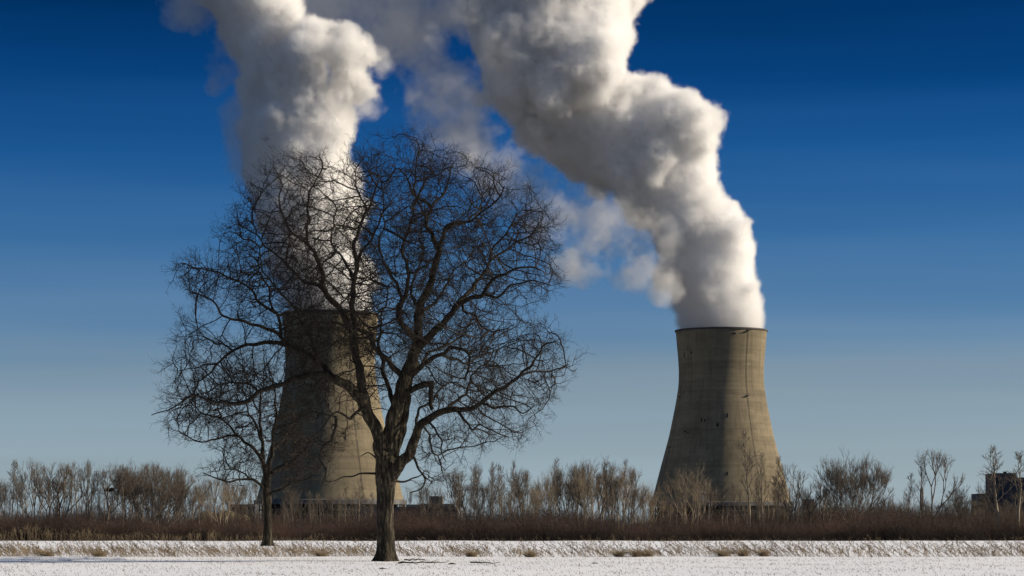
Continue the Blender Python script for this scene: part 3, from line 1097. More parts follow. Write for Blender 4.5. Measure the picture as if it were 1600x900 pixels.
trunk_big = [(603, 879, 14.5), (603, 866, 14.2), (602.5, 840, 13.2), (602, 800, 13.0), (603, 770, 14.0), (603, 748, 15.5), (602, 728, 15.0), (603, 708, 12.5), (606, 690, 11.0), (608, 672, 8.0)]
big_limbs = [
    # centre leader and its forks
    ([(606, 700), (611, 672), (618, 645), (626, 615), (637, 583), (646, 558), (653, 538)], 11.5, 7.5, 0, -.3),
    ([(612, 722), (620, 690), (630, 655), (634, 620), (640, 590), (650, 565)], 8.5, 4.5, .3, .8),
    ([(653, 540), (654, 520), (652, 500), (656, 480), (663, 462), (671, 445), (678, 420), (684, 392), (683, 382)], 6.8, 4.2, -.3, .6),
    ([(683, 386), (676, 368), (667, 352), (665, 338), (671, 322), (664, 310), (652, 300), (640, 288), (632, 268), (622, 250)], 3.6, 1.0, .6, 2.6),
    ([(671, 324), (678, 308), (690, 296), (698, 280), (700, 258), (706, 240)], 2.2, .8, 1.3, 3.0),
    ([(665, 336), (656, 320), (648, 298), (650, 270), (655, 240), (652, 222)], 2.0, .7, 1.2, -1.5),
    ([(683, 386), (690, 374), (695, 360), (708, 352), (736, 347), (758, 334), (776, 318), (790, 300)], 3.2, .8, .6, -1.8),
    ([(694, 364), (704, 350), (722, 343), (745, 322), (752, 300), (760, 280)], 2.2, .8, .2, 3.2),
    ([(655, 542), (672, 526), (690, 512), (704, 494), (716, 483), (734, 473), (757, 465), (768, 448), (790, 436), (815, 428), (845, 432)], 6.0, 1.0, -.3, -3.2),
    ([(712, 486), (722, 470), (734, 455), (750, 435), (758, 420), (766, 404), (786, 388), (806, 372), (830, 360)], 3.8, 1.0, -1.2, 2.4),
    ([(766, 404), (770, 385), (790, 370), (800, 350), (815, 335)], 2.0, .7, .8, -1.5),
    ([(757, 465), (780, 470), (800, 455), (830, 450), (858, 458)], 2.2, .7, -1.6, -4.0),
    ([(722, 476), (728, 492), (744, 500), (756, 520), (780, 528), (800, 520)], 2.2, .7, -1.2, -4.5),
    ([(650, 530), (638, 518), (628, 508), (625, 492), (630, 474), (636, 462)], 4.6, 3.6, -.2, -1.2),
    ([(636, 464), (640, 446), (638, 420), (632, 396), (640, 372), (650, 350), (648, 330)], 3.2, .9, -1.2, -3.2),
    ([(631, 472), (622, 450), (612, 430), (600, 412), (598, 390), (606, 365), (600, 340)], 2.6, .8, -1.0, -3.8),
    ([(655, 480), (645, 468), (642, 450), (646, 425), (655, 405), (658, 380)], 2.8, .8, 0, 2.4),
    ([(652, 500), (664, 484), (676, 470), (690, 452), (700, 425), (716, 405), (730, 390)], 3.0, .8, -.2, 3.6),
    # right, mid height
    ([(640, 590), (655, 577), (672, 563), (692, 556), (706, 546), (722, 548), (733, 560), (733, 582), (728, 600)], 4.0, 1.3, 0, -2.6),
    ([(690, 556), (712, 562), (726, 566), (744, 556), (765, 545), (790, 535)], 2.2, .8, -.8, 3.0),
    ([(655, 578), (668, 552), (690, 538), (708, 530), (724, 512), (728, 498)], 2.6, .8, 0, 3.0),
    ([(640, 612), (652, 606), (664, 602), (676, 599)], 4.0, 4.4, -.2, -.5),
    ([(675, 598), (674, 612), (674, 628), (676, 642)], 4.4, 2.6, -.5, -.6),
    # big right limb
    ([(610, 745), (622, 730), (636, 714), (645, 697), (653, 680), (660, 664), (674, 653), (694, 645), (716, 643)], 9.5, 4.0, -.2, -1.4),
    ([(716, 643), (738, 641), (752, 632), (772, 618), (792, 606), (812, 592), (828, 578), (838, 562), (850, 548), (868, 540)], 3.8, .9, -1.4, -3.4),
    ([(812, 592), (832, 584), (850, 586), (870, 580), (888, 572)], 1.8, .6, -2.2, -1.5),
    ([(752, 632), (770, 640), (796, 640), (818, 650), (832, 640)], 2.0, .7, -1.8, -4.2),
    ([(694, 645), (712, 628), (730, 612), (734, 590), (748, 572), (762, 560)], 2.6, .8, -1.2, 2.0),
    ([(653, 680), (650, 655), (660, 634), (676, 622), (690, 600), (705, 590)], 2.6, .8, -.8, 2.6),
    ([(716, 643), (728, 660), (740, 674), (752, 668), (770, 676), (795, 688)], 2.0, .7, -1.4, -3.2),
    ([(668, 655), (680, 672), (692, 690), (690, 706), (700, 724)], 1.9, .7, -1.0, -2.6),
    ([(660, 664), (672, 682), (673, 702), (686, 716), (688, 735)], 1.7, .7, -.8, 1.6),
    ([(640, 706), (648, 716), (655, 732), (664, 748), (662, 760), (645, 772)], 2.3, .8, -.4, -1.4),
    ([(614, 752), (630, 752), (646, 747), (655, 743), (664, 735)], 1.8, .7, -.2, 1.0),
    # left limbs
    ([(600, 740), (596, 708), (590, 676), (578, 652), (565, 626), (552, 610), (538, 600), (522, 592)], 10.5, 5.8, -.1, -1.0),
    ([(522, 592), (508, 587), (490, 587), (470, 594), (450, 602), (430, 608), (412, 616), (392, 631), (370, 634), (352, 634)], 4.4, 2.4, -1.0, -2.6),
    ([(352, 634), (338, 630), (324, 624), (308, 626), (290, 638), (270, 648), (252, 654)], 2.2, .6, -2.6, -3.4),
    ([(412, 616), (396, 605), (370, 600), (345, 605), (325, 615), (300, 618)], 1.9, .6, -2.2, -.6),
    ([(522, 593), (508, 577), (492, 561), (468, 548), (448, 538), (425, 535), (400, 535), (382, 537), (356, 548), (334, 566), (318, 584), (300, 592)], 5.0, .9, -1.0, 1.8),
    ([(360, 546), (345, 535), (325, 530), (308, 518), (296, 500)], 1.6, .6, 1.0, 2.6),
    ([(334, 566), (315, 568), (295, 575), (275, 580)], 1.4, .5, 1.5, .2),
    ([(450, 538), (438, 526), (420, 515), (400, 508), (380, 505), (354, 496), (338, 476), (320, 466), (304, 462)], 3.2, .8, .2, -2.0),
    ([(438, 527), (436, 505), (428, 487), (418, 468), (412, 440), (398, 418), (392, 395)], 2.6, .8, .2, 2.6),
    ([(428, 487), (408, 474), (390, 452), (366, 436), (340, 428), (312, 420), (285, 415)], 2.2, .7, .8, -1.0),
    ([(505, 575), (492, 545), (482, 520), (470, 495), (452, 470), (436, 455), (420, 430), (415, 400)], 2.8, .8, -.8, -3.2),
    ([(574, 645), (568, 612), (563, 582), (558, 552), (552, 522), (541, 497), (528, 480), (513, 462), (506, 430), (498, 402)], 7.2, 3.0, -.4, -1.8),
    ([(498, 402), (486, 388), (482, 362), (488, 350), (484, 330), (486, 304), (498, 286), (506, 262), (500, 248)], 2.5, .7, -1.8, -.8),
    ([(498, 402), (480, 385), (462, 372), (452, 350), (446, 325), (450, 300), (440, 280)], 2.0, .7, -1.8, -3.8),
    ([(513, 462), (496, 448), (474, 440), (455, 420), (435, 400), (410, 380), (395, 355), (385, 330)], 2.6, .7, -1.4, 1.8),
    ([(555, 538), (554, 500), (550, 472), (553, 440), (556, 415), (552, 380), (560, 352), (572, 324), (580, 302), (588, 280), (585, 258)], 4.8, .8, -.6, 1.8),
    ([(553, 440), (543, 418), (534, 400), (520, 384), (512, 362), (515, 335), (520, 310)], 2.4, .7, 0, 3.4),
    ([(556, 415), (566, 395), (580, 378), (596, 352), (602, 320), (600, 290)], 2.2, .7, .2, -2.2),
    ([(572, 324), (562, 305), (556, 285), (552, 262)], 1.6, .6, 1.2, .2),
    ([(634, 594), (616, 574), (600, 560), (590, 548), (576, 527), (556, 517), (530, 512), (506, 508), (490, 496)], 4.6, 1.3, 0, -3.0),
    ([(590, 550), (584, 532), (576, 512), (562, 500), (552, 478), (560, 455)], 2.4, .8, -.8, -3.8),
    ([(612, 668), (614, 632), (606, 606), (598, 584), (596, 562), (588, 540), (592, 515), (590, 490)], 4.2, 1.4, .3, 2.2),
    ([(590, 490), (598, 468), (602, 440), (612, 420)], 1.6, .6, 2.2, 3.6),
    ([(582, 655), (570, 642), (558, 646), (550, 656), (538, 647), (523, 651), (510, 668), (496, 686), (480, 690)], 2.6, .7, -.6, -2.4),
    ([(527, 652), (527, 672), (520, 690), (506, 700), (504, 716), (512, 738), (505, 758)], 2.3, .7, -1.0, -1.4),
    ([(588, 740), (572, 740), (556, 742), (540, 745), (526, 752)], 1.8, .6, 0, -.8),
    ([(592, 722), (584, 712), (575, 708), (565, 712)], 1.5, .5, 0, -.8),
]
out_big = [(300, 470), (272, 452), (264, 415), (300, 403), (332, 398), (345, 365), (372, 330), (376, 300), (405, 288), (425, 262), (455, 243), (490, 238), (515, 238), (521, 264), (536, 272),
           (546, 246), (575, 238), (592, 224), (620, 212), (660, 210), (690, 230), (730, 242), (746, 262), (790, 268), (802, 290), (845, 308), (862, 335), (868, 385), (872, 410), (862, 430),
           (868, 462), (840, 474), (812, 482), (812, 500), (850, 503), (880, 530), (897, 560), (898, 590), (872, 602), (862, 625), (852, 640), (835, 668), (806, 690), (786, 706), (742, 700),
           (712, 722), (694, 738), (668, 768), (645, 765), (648, 700), (640, 650), (600, 640), (560, 655), (532, 700), (512, 762), (492, 715), (485, 660), (455, 622), (400, 634), (340, 652),
           (290, 656), (250, 660), (262, 620), (268, 596), (264, 572), (276, 548), (290, 520), (288, 500), (330, 510), (400, 548), (400, 525), (330, 480)]


def dens_big(C):
    x, y = C[:, 0], C[:, 1]
    d = np.full(len(C), 1.0)
    d[(y > 640) & (x > 560)] = .55
    d[(y > 600) & (x < 560)] = .6
    d[(y > 560) & (x > 560) & (x < 660)] = .35
    return d


bare_tree('bare_tree', 120.0, trunk_big, big_limbs, out_big, 'huge leafless tree with a thick furrowed trunk alone in the snowy field', 13500, 5, 5.8, .29, 1.9, .40, .0135, .76, dens_big)

trunk_small = [(417.5, 853, 6.6), (417.5, 845, 6.2), (418, 820, 5.8), (418, 795, 5.9), (418, 778, 6.4), (416, 765, 5.6), (415, 752, 4.4)]
small_limbs = [
    ([(416, 768), (415, 748), (412, 726), (409, 700), (407, 670), (404, 640), (408, 612), (410, 588)], 4.4, .8, 0, .6),
    ([(412, 724), (402, 706), (388, 694), (375, 682), (362, 668), (352, 655), (345, 636), (352, 615)], 3.0, .7, 0, -1.6),
    ([(375, 682), (355, 682), (335, 690), (315, 692), (300, 682), (285, 676)], 1.8, .6, -.6, -2.0),
    ([(352, 655), (330, 650), (308, 640), (292, 620)], 1.6, .6, -1.0, .4),
    ([(415, 766), (404, 755), (392, 749), (378, 748), (364, 754), (348, 751), (336, 743), (324, 740)], 2.4, .7, 0, -1.8),
    ([(392, 749), (380, 738), (366, 733), (350, 735)], 1.3, .5, -.6, .6),
    ([(418, 764), (422, 735), (426, 705), (430, 672), (434, 645), (432, 615), (426, 592)], 3.6, .8, 0, -1.2),
    ([(426, 705), (438, 690), (450, 672), (455, 650), (452, 630)], 2.0, .6, -.4, 1.6),
    ([(422, 742), (436, 732), (452, 724), (468, 715), (482, 703), (492, 688)], 2.6, .7, 0, -2.0),
    ([(420, 775), (426, 770), (434, 768), (446, 762), (458, 752), (474, 752), (490, 745), (505, 742)], 2.2, .6, 0, -1.0),
    ([(408, 688), (396, 660), (384, 640), (378, 615), (372, 595)], 2.0, .6, .2, 1.8),
    ([(404, 645), (395, 625), (392, 600), (388, 580)], 1.4, .5, .4, -1.0),
]
out_small = [(262, 652), (275, 625), (300, 608), (330, 590), (352, 574), (385, 568), (425, 572), (442, 590), (448, 615), (470, 630), (492, 655), (515, 690), (520, 730), (512, 752), (480, 764), (450, 772),
             (425, 764), (400, 764), (372, 764), (345, 760), (322, 744), (328, 722), (350, 718), (325, 700), (292, 694), (272, 680), (258, 664)]
bare_tree('bare_tree', 127.0, trunk_small, small_limbs, out_small, 'smaller leafless tree with a slim trunk, left of the huge tree', 3000, 9, 3.4, .27, 1.6, .40, .0135, .66)


# ------------------------------------------------------------------ thicket trees
def wild_tree(seed, h, stems, lean, r0, mat, twmat, ratio=.80, spread=.42, first=.19, leader=False, up=.10, levels=7):
    """one leafless tree in local metres, grown by repeated forking: (trunk arrays, crown arrays)"""
    r = np.random.default_rng(seed)
    T, Cw = [], []
    tp, td, tl = [], [], []

    def unit(v):
        return v / np.linalg.norm(v)

    def fork(p, d, L, rad, lev):
        q, dd = p, d
        n = 3
        pts = [p]
        for i in range(n):
            dd = unit(dd + r.normal(scale=.10, size=3) + np.array([0, 0, up]))
            q2 = q + dd * L / n
            Cw.append((q, q2, rad * (1 - .12 * i), rad * (1 - .12 * (i + 1))))
            if lev >= 2 and r.random() < .28:
                tp.append(q2); td.append(dd + r.normal(scale=.55, size=3)); tl.append(L * r.uniform(.5, .9))
            q = q2
        if lev >= levels or rad < .010:
            for _ in range(2):
                tp.append(q); td.append(dd + r.normal(scale=.35, size=3)); tl.append(L * r.uniform(.7, 1.1))
            return
        k = 3 if r.random() < .32 else 2
        a0 = r.uniform(0, 2 * np.pi)
        u = unit(np.cross(dd, [.3, .9, .1]))
        v = np.cross(dd, u)
        for c in range(k):
            a = a0 + 2 * np.pi * c / k + r.normal(scale=.4)
            sp = spread * r.uniform(.5, 1.3)
            fork(q, unit(dd + sp * (u * np.cos(a) + v * np.sin(a))), L * ratio * r.uniform(.75, 1.12), rad * (.74 if k == 2 else .64), lev + 1)
    for s in range(stems):
        az = 2 * np.pi * (s + r.uniform(-.35, .35)) / stems
        l_ = lean * r.uniform(.4, 1.15)
        p = np.array([math.cos(az), math.sin(az), 0]) * (.22 if stems > 1 else 0) * r.random() + np.array([0, 0, -.1])
        d = unit(np.array([math.cos(az) * l_, math.sin(az) * l_, 1.0]))
        pts, rad = [p], [r0]
        if leader:
            n = 16
            for i in range(n):
                d = unit(d + r.normal(scale=.045, size=3) * np.array([1, 1, 0]) + np.array([0, 0, .05]))
                p = p + d * h * .92 / n
                f = (i + 1) / n
                pts.append(p)
                rad.append(r0 * (1 - f) ** .9 + .014)
                if f > first:
                    for _ in range(2 if f > .5 else 1):
                        a = r.uniform(0, 2 * np.pi)
                        dd = unit(np.array([math.cos(a), math.sin(a), 0]) * spread * r.uniform(.8, 1.4) + d * .9)
                        fork(p, dd, h * .12 * (1.25 - f) * r.uniform(.8, 1.3), max(rad[-1] * .5, .016), levels - 2)
            fork(p, d, h * .04, .016, levels - 1)
        else:
            L = h * first * r.uniform(.8, 1.15)
            for i in range(4):
                d = unit(d + r.normal(scale=.05, size=3))
                p = p + d * L / 4
                pts.append(p)
                rad.append(r0 * (1 - .06 * (i + 1)))
            fork(p, unit(d + r.normal(scale=.12, size=3)), h * .20, r0 * .72, 1)
            fork(p, unit(d + r.normal(scale=.40, size=3)), h * .17, r0 * .62, 1)
        ln = smooth_line(np.column_stack([np.array(pts), rad]), .5)
        T.append(tube(ln[:, :3], ln[:, 3], 6))
    a, b_, c, d_ = map(np.array, zip(*Cw))
    parts = [prisms(a, b_, np.maximum(c, .019), np.maximum(d_, .016), 4)]
    parts.append(prisms(*twigs(np.array(tp), np.array(td), np.array(tl), .0095, r, 2, .28, .08), 3))
    T, Cr = join_vq(T), join_vq(parts)
    top = np.percentile(Cr[0][:, 2], 99.8)
    print('wild', seed, 'top', round(float(top), 2), 'width', round(float(np.percentile(Cr[0][:, 0], 98) - np.percentile(Cr[0][:, 0], 2)), 2), len(Cr[1]))
    return (T[0] * (h / top), T[1]), (Cr[0] * (h / top), Cr[1]), mat, twmat


VAR = {
    'slender': [wild_tree(s, 9.0, 1, .04, .14, M['bark_tan'], M['bark_grey'], leader=True, first=.32, spread=.75, levels=5) for s in (101, 102, 103)],
    'forked': [wild_tree(s, 9.0, 1, .10, .16, M['bark_grey'], M['bark_grey'], spread=.36, levels=6) for s in (111, 112, 113, 114)],
    'clump': [wild_tree(s, 8.0, 3, .22, .085, M['bark_grey'], M['bark_grey'], spread=.36, levels=5) for s in (121, 122)],
    'vase': [wild_tree(s, 8.5, 12, .85, .10, M['bark_grey'], M['bark_grey'], spread=.42, levels=6, first=.24) for s in (131, 132)],
    'gold': [wild_tree(s, 8.0, 5, .30, .075, M['bark_tan'], M['bark_tan'], spread=.32, levels=4, first=.34) for s in (141, 142)],
    'dark': [wild_tree(s, 8.0, 1, .12, .14, M['bark_dark'], M['bark_dark'], spread=.55, levels=6) for s in (151, 152)],
}
NOMH = {'slender': 9.0, 'forked': 9.0, 'clump': 8.0, 'vase': 8.5, 'gold': 8.0, 'dark': 8.0}
made = {}


def plant(kind, px, top, Y, label, group='bare trees of the thicket behind the field', var=None, wide=1.0):
    vi = rng.integers(len(VAR[kind])) if var is None else var
    loc = at(px, HZ, Y)
    loc.z = 0
    hgt = CZ + (HZ - top) / F * Y
    sc = hgt / NOMH[kind] * 1.0
    key = (kind, int(vi))
    if key not in made:
        T, C, m1, m2 = VAR[kind][vi]
        root = empty('wild_tree', loc, label, 'tree', group)
        a = mesh_arrays('trunk', *T, m1, root, smooth=True)
        b = mesh_arrays('crown', *C, m2, root)
        made[key] = (a, b)
    else:
        root = empty('wild_tree', loc, label, 'tree', group)
        for o in made[key]:
            c = o.copy()
            COL.objects.link(c)
            c.parent = root
    root.rotation_euler = (0, 0, float(rng.uniform(0, 6.28)))
    root.scale = (sc * wide, sc * wide, sc)
    return root


TH = 'bare trees of the thicket behind the field'
# trees one can tell apart (photo x, top row)
plant('vase', 1333, 708, 330, 'broad round many-stemmed bare tree right of the lone cooling tower', var=0, wide=.74)
plant('gold', 1076, 718, 322, 'golden many-stemmed bare tree in front of the lone tower', var=0, wide=.95)
plant('slender', 1170, 668, 324, 'tallest slim bare tree in front of the sunlit side of the lone tower', var=0, wide=.8)
plant('slender', 1192, 706, 324, 'thin bare sapling beside the tall slim tree in front of the lone tower', var=1, wide=.7)
plant('slender', 1214, 712, 326, 'thin bare sapling at the right foot of the lone tower', var=2, wide=.8)
plant('forked', 1243, 722, 326, 'upright bare tree just right of the foot of the lone tower', var=0)
plant('forked', 1290, 742, 334, 'low bare tree at the left side of the broad round tree', var=1)
plant('slender', 1437, 708, 322, 'tall thin pale tree just left of the distant spire', var=1, wide=.62)
plant('forked', 1457, 700, 322, 'tall pale two-stemmed tree just right of the distant spire', var=2, wide=.85)
plant('slender', 1419, 738, 322, 'shorter thin tree left of the two tall pale trees by the spire', var=2, wide=.8)
plant('dark', 1508, 752, 340, 'small dark forked tree left of the dark block building', var=0, wide=.9)
plant('slender', 1560, 694, 318, 'tall pale bare tree in front of the dark block building', var=1, wide=1.3)
plant('slender', 1590, 704, 318, 'tall pale bare tree at the right edge of the dark block building', var=2, wide=1.3)
plant('dark', 1540, 748, 322, 'thin low bare tree before the low wing of the dark building', var=1, wide=.6)
nest_tree = plant('forked', 168, 722, 318, 'bare tree carrying the dark bird nest in the left thicket', var=0, wide=1.15)
plant('vase', 243, 724, 320, 'broad many-stemmed bare tree between the nest tree and the two field trees', var=1, wide=.82)
plant('gold', 348, 745, 316, 'pale bushy tree just left of the smaller field tree', var=1, wide=1.1)
plant('forked', 93, 720, 322, 'tallest bare tree of the left thicket, with a forked top', var=2, wide=1.0)
plant('forked', 935, 712, 324, 'tallest bare tree of the grove left of the lone tower', var=1, wide=1.1)
plant('gold', 970, 722, 322, 'pale tall bare tree at the right end of the grove by the lone tower', var=1, wide=.8)
plant('clump', 730, 728, 322, 'bare clump of thin trunks just right of the low plant buildings', var=0)
plant('slender', 560, 745, 330, 'thin bare sapling in front of the half hidden tower', var=0, wide=.8)


def grove(x0, x1, n, tops, kinds, label, Yr=(318, 352)):
    for i in range(n):
        x = x0 + (x1 - x0) * (i + rng.uniform(.1, .9)) / n
        kd = kinds[int(rng.integers(len(kinds)))]
        t = rng.uniform(*tops)
        plant(kd, x, t, float(rng.uniform(*Yr)), label, wide=float(rng.uniform(.55, .85)))


grove(-60, 320, 54, (716, 770), ['slender', 'slender', 'forked', 'slender', 'clump', 'forked', 'dark'], 'one of the leafless trees crowded in the thicket at the left')
grove(320, 420, 8, (742, 770), ['slender', 'clump', 'forked'], 'one of the thin bare trees behind the smaller field tree')
grove(440, 585, 12, (752, 785), ['slender', 'forked', 'clump'], 'one of the low bare trees standing before the half hidden tower')
grove(625, 715, 5, (745, 775), ['forked', 'slender', 'dark'], 'one of the low bare trees before the low plant buildings')
grove(715, 992, 46, (712, 768), ['slender', 'slender', 'forked', 'clump', 'gold', 'forked'], 'one of the leafless trees of the grove between field tree and lone tower')
grove(985, 1020, 5, (740, 760), ['slender', 'forked', 'gold'], 'one of the slim bare trees at the left foot of the lone tower')
grove(1030, 1230, 18, (740, 782), ['slender', 'gold', 'forked'], 'one of the small bare trees before the foot of the lone tower')
grove(1230, 1300, 8, (745, 775), ['slender', 'forked', 'dark'], 'one of the small bare trees between lone tower and broad round tree')
grove(1375, 1680, 22, (762, 786), ['dark', 'forked', 'clump'], 'one of the low dark bare trees of the thicket at the right')

# nest: a bowl of sticks in its tree
np_ = at(171, 765, 318)
P0 = rng.normal(size=(260, 3)) * np.array([.22, .22, .09])
dv = rng.normal(size=(260, 3)) * np.array([1, 1, .3])
dv /= np.linalg.norm(dv, axis=1, keepdims=True)
nv, nq = prisms(P0 - dv * .22, P0 + dv * .22, np.full(260, .03), np.full(260, .02), 4)
tag(mesh_arrays('bird_nest', nv, nq, M['nest'], loc=np_), 'dark stick nest high in a bare tree of the left thicket', 'nest')

# ------------------------------------------------------------------ brush belt under the trees
def brush(name, n, x0, x1, y0, y1, h0, h1, seed, mat, label, r0=.010):
    r = np.random.default_rng(seed)
    x = r.uniform(x0, x1, n)
    y = r.uniform(y0, y1, n)
    hn = np.sin(x * .31) * .6 + np.sin(x * .117 + 2) * .9 + np.sin(x * .9 + y * .3) * .6 + np.sin(x * 2.1 - y * .5) * .4 + r.normal(scale=.25, size=n)
    h = (h0 + h1) / 2 + hn * (h1 - h0) / 3.2 + (y - y0) / max(y1 - y0, 1) * .25
    h = h * r.uniform(.55, 1.0, n)
    b = np.stack([x, y, ground_z(x, y) - .05], 1)
    d = np.stack([r.normal(scale=.22, size=n), r.normal(scale=.22, size=n), np.ones(n)], 1)
    m = b + d * (h * .5)[:, None]
    d2 = d + r.normal(scale=.25, size=d.shape) * np.array([1, 1, .2])
    t = m + d2 * (h * .5)[:, None]
    P0, P1, A, B = [b, m], [m, t], [np.full(n, r0), np.full(n, r0 * .8)], [np.full(n, r0 * .8), np.full(n, r0 * .35)]
    for q, base_d in ((m, d), (m * .5 + t * .5, d2), (m * .2 + t * .8, d2)):
        for _ in range(2):
            s = base_d * .6 + r.normal(scale=.55, size=d.shape)
            P0.append(q); P1.append(q + s * (h * .22)[:, None]); A.append(np.full(n, r0 * .6)); B.append(np.full(n, r0 * .3))
    V, Q = prisms(np.concatenate(P0), np.concatenate(P1), np.concatenate(A), np.concatenate(B), 3)
    o = mesh_arrays(name, V, Q, mat)
    tag(o, label, 'brush', kind='stuff')


brush('brush_thicket', 26000, -110, 110, 305.5, 316, 1.6, 3.0, 21, M['brush'], 'dark red-brown leafless brush along the far edge of the snowy field', .013)
brush('brush_thicket', 20000, -120, 120, 316, 345, 2.4, 4.2, 22, M['brush'], 'taller red-brown leafless brush behind the front row of brush', .013)
brush('dry_reeds', 900, -75, -22, 300, 307, .4, 1.7, 23, M['straw'], 'dry tan reeds standing at the foot of the brush', .009)

brush('brush_thicket', 14000, -90, 90, 303.8, 306.5, .5, 1.5, 27, M['undergrowth'], 'tangled undergrowth coloured dark as shade at the foot of the red-brown brush', .014)

# far woods hiding the horizon
for i, (x0, x1) in enumerate(((-190, 190),)):
    brush('brush_thicket', 9000, x0, x1, 430, 470, 4.2, 6.0, 24, M['bark_dark'], 'far dark scrub seen between the trees of the thicket', .03)

brush('brush_thicket', 7000, 34, 130, 346, 372, 4.0, 5.2, 25, M['bark_dark'], 'brown scrub behind the brush at the right', .018)

# grassy bank left of the small tree
m = MB()
for i in range(24):
    pass
bx = np.linspace(-1, 1, 40)
bv = []
Yb = 520.0
for j, yy in enumerate((0, 3, 9, 14)):
    for x in bx:
        hgt = (0 if j in (0, 3) else (1.0 + .08 * math.sin(9 * x))) * (1 - abs(x) ** 6) * 4.7
        bv.append((x * 6.5, yy, hgt))
bq = [(j * 40 + i, j * 40 + i + 1, (j + 1) * 40 + i + 1, (j + 1) * 40 + i) for j in range(3) for i in range(39)]
tag(mesh_arrays('grassy_bank', bv, bq, M['earth'], smooth=True, loc=at(342, HZ, Yb) - Vector((0, 0, CZ))), kind='structure')


# ------------------------------------------------------------------ plant buildings
def px_box(m, x0, x1, ytop, Y, depth, org, z0=0.0, y_off=0.0):
    a, b = at(x0, ytop, Y), at(x1, ytop, Y)
    m.box(a.x - org.x, b.x - org.x, y_off, y_off + depth, z0, a.z)


def building(name, x0, x1, Y, label, cat='building', group=None):
    c = at((x0 + x1) / 2, HZ, Y)
    c.z = 0
    return empty(name, c, label, cat, group), c


# dark block at the right edge
Y = 1450.0
root, c = building('block_building', 1529, 1640, Y, 'tall dark windowless block building at the right edge of the photo')
m = MB(); px_box(m, 1555, 1587, 740, Y, 30, c); m.build('main_block', M['cladding_dark'], root)
m = MB(); px_box(m, 1587.2, 1660, 746, Y, 30, c, y_off=.6); m.build('side_block', M['cladding_dark'], root)
m = MB(); px_box(m, 1529, 1554.8, 772, Y, 22, c, y_off=1.0); m.build('low_wing', M['cladding_grey'], root)
m = MB(); px_box(m, 1528.6, 1554.6, 771.2, Y, 22.5, c, z0=at(0, 772, Y).z + .01, y_off=.8); m.build('parapet', M['dark_concrete'], root)
m = MB(); px_box(m, 1554.6, 1587.2, 739.2, Y, 30.5, c, z0=at(0, 740, Y).z + .01, y_off=-.3); m.build('parapet', M['dark_concrete'], root)
m = MB(); px_box(m, 1571, 1574.5, 736.5, Y, 4, c, z0=at(0, 739.2, Y).z + .01, y_off=3); m.build('roof_vent', M['steel'], root)
m = MB()
for i in range(9):
    x = 1531 + i * 2.7
    a = at(x, 778, Y)
    m.box(a.x - c.x, a.x - c.x + .6, .75, .98, a.z - 3, a.z)
m.build('wall_louvre', M['window'], root)
# pointed spire
c = at(1440.3, HZ, 1500); c.z = 0
root = empty('spire', c, 'slim dark pointed spire between the two tall pale trees', 'chimney')
k = 1500 / F
zt_ = lambda row: CZ + (HZ - row) * k
m = MB(); m.lathe([(1.15, 0), (1.1, zt_(769)), (.8, zt_(762.5)), (.05, zt_(758.5))], 16); m.build('shaft', M['cladding_grey'], root, smooth=False)
m = MB(); m.lathe([(1.3, zt_(776)), (1.3, zt_(775.2)), (1.05, zt_(775.2))], 16); m.build('band', M['dark_concrete'], root)

# long low buildings behind the big tree
Y = 1400.0
root, c = building('long_building', 612, 728, Y, 'long low dark plant building seen just right of the big trunk')
m = MB(); px_box(m, 560, 715, 793, Y, 25, c); m.build('wall', M['cladding_grey'], root)
m = MB(); px_box(m, 559.5, 715.3, 792, Y, 25.6, c, z0=at(0, 793, Y).z + .01, y_off=-.3); m.build('roof_edge', M['dark_concrete'], root)
for i in range(26):
    x = 622 + i * 3.6
    a, b2 = at(x, 795.5, Y), at(x + 2.6, 799.5, Y)
    m = MB(); m.box(a.x - c.x, b2.x - c.x, -.08, .04, b2.z, a.z)
    m.build('window', M['window'], root)
for xx in (651.5, 676, 702, 690):
    m = MB(); a = at(xx, 792, Y); m.box(a.x - c.x - .22, a.x - c.x + .22, -.8, -.4, 0, a.z - .1); m.build('pillar', M['pale_concrete'], root)
rows = [('roof_box', 634, 655, 788, 'cladding_tan', 6), ('roof_box', 670, 685, 775, 'cladding_dark', 5), ('roof_box', 685.4, 691, 775.5, 'cladding_tan', 7), ('roof_box', 691.3, 710, 787, 'cladding_tan', 6),
        ('roof_box', 655.3, 669.8, 786.5, 'cladding_tan', 8), ('stair_block', 712, 722, 782.5, 'cladding_dark', 4)]
for nm, x0, x1, yt, mm, dy in rows:
    m = MB(); px_box(m, x0, x1, yt, Y, 9, c, z0=at(0, 792, Y).z + .01, y_off=dy); m.build(nm, M[mm], root)

Y = 1420.0
root, c = building('low_building', 370, 415, Y, 'low dark shed at the left foot of the half hidden tower')
m = MB(); px_box(m, 360, 398, 789, Y, 20, c); m.build('wall', M['cladding_dark'], root)
m = MB(); px_box(m, 359.5, 398.5, 787.8, Y, 20.8, c, z0=at(0, 789, Y).z + .01, y_off=-.4); m.build('roof', M['dark_concrete'], root)
for i in range(8):
    x = 363 + i * 4.2
    a, b2 = at(x, 792, Y), at(x + 2.4, 797, Y)
    m = MB(); m.box(a.x - c.x, b2.x - c.x, -.08, .04, b2.z, a.z); m.build('window', M['window'], root)
root, c = building('low_building', 1256, 1276, Y, 'small flat-roofed shed just right of the lone tower')
m = MB(); px_box(m, 1257, 1272, 781, Y, 14, c); m.build('wall', M['cladding_grey'], root)
m = MB(); px_box(m, 1256.6, 1272.4, 780, Y, 14.6, c, z0=at(0, 781, Y).z + .01, y_off=-.3); m.build('roof', M['dark_concrete'], root)
m = MB(); px_box(m, 1260, 1264, 786, Y, .1, c, y_off=-.09); m.build('door', M['window'], root)
root, c = building('low_building', 1285, 1316, Y, 'low pale tank-like building behind the broad round tree')
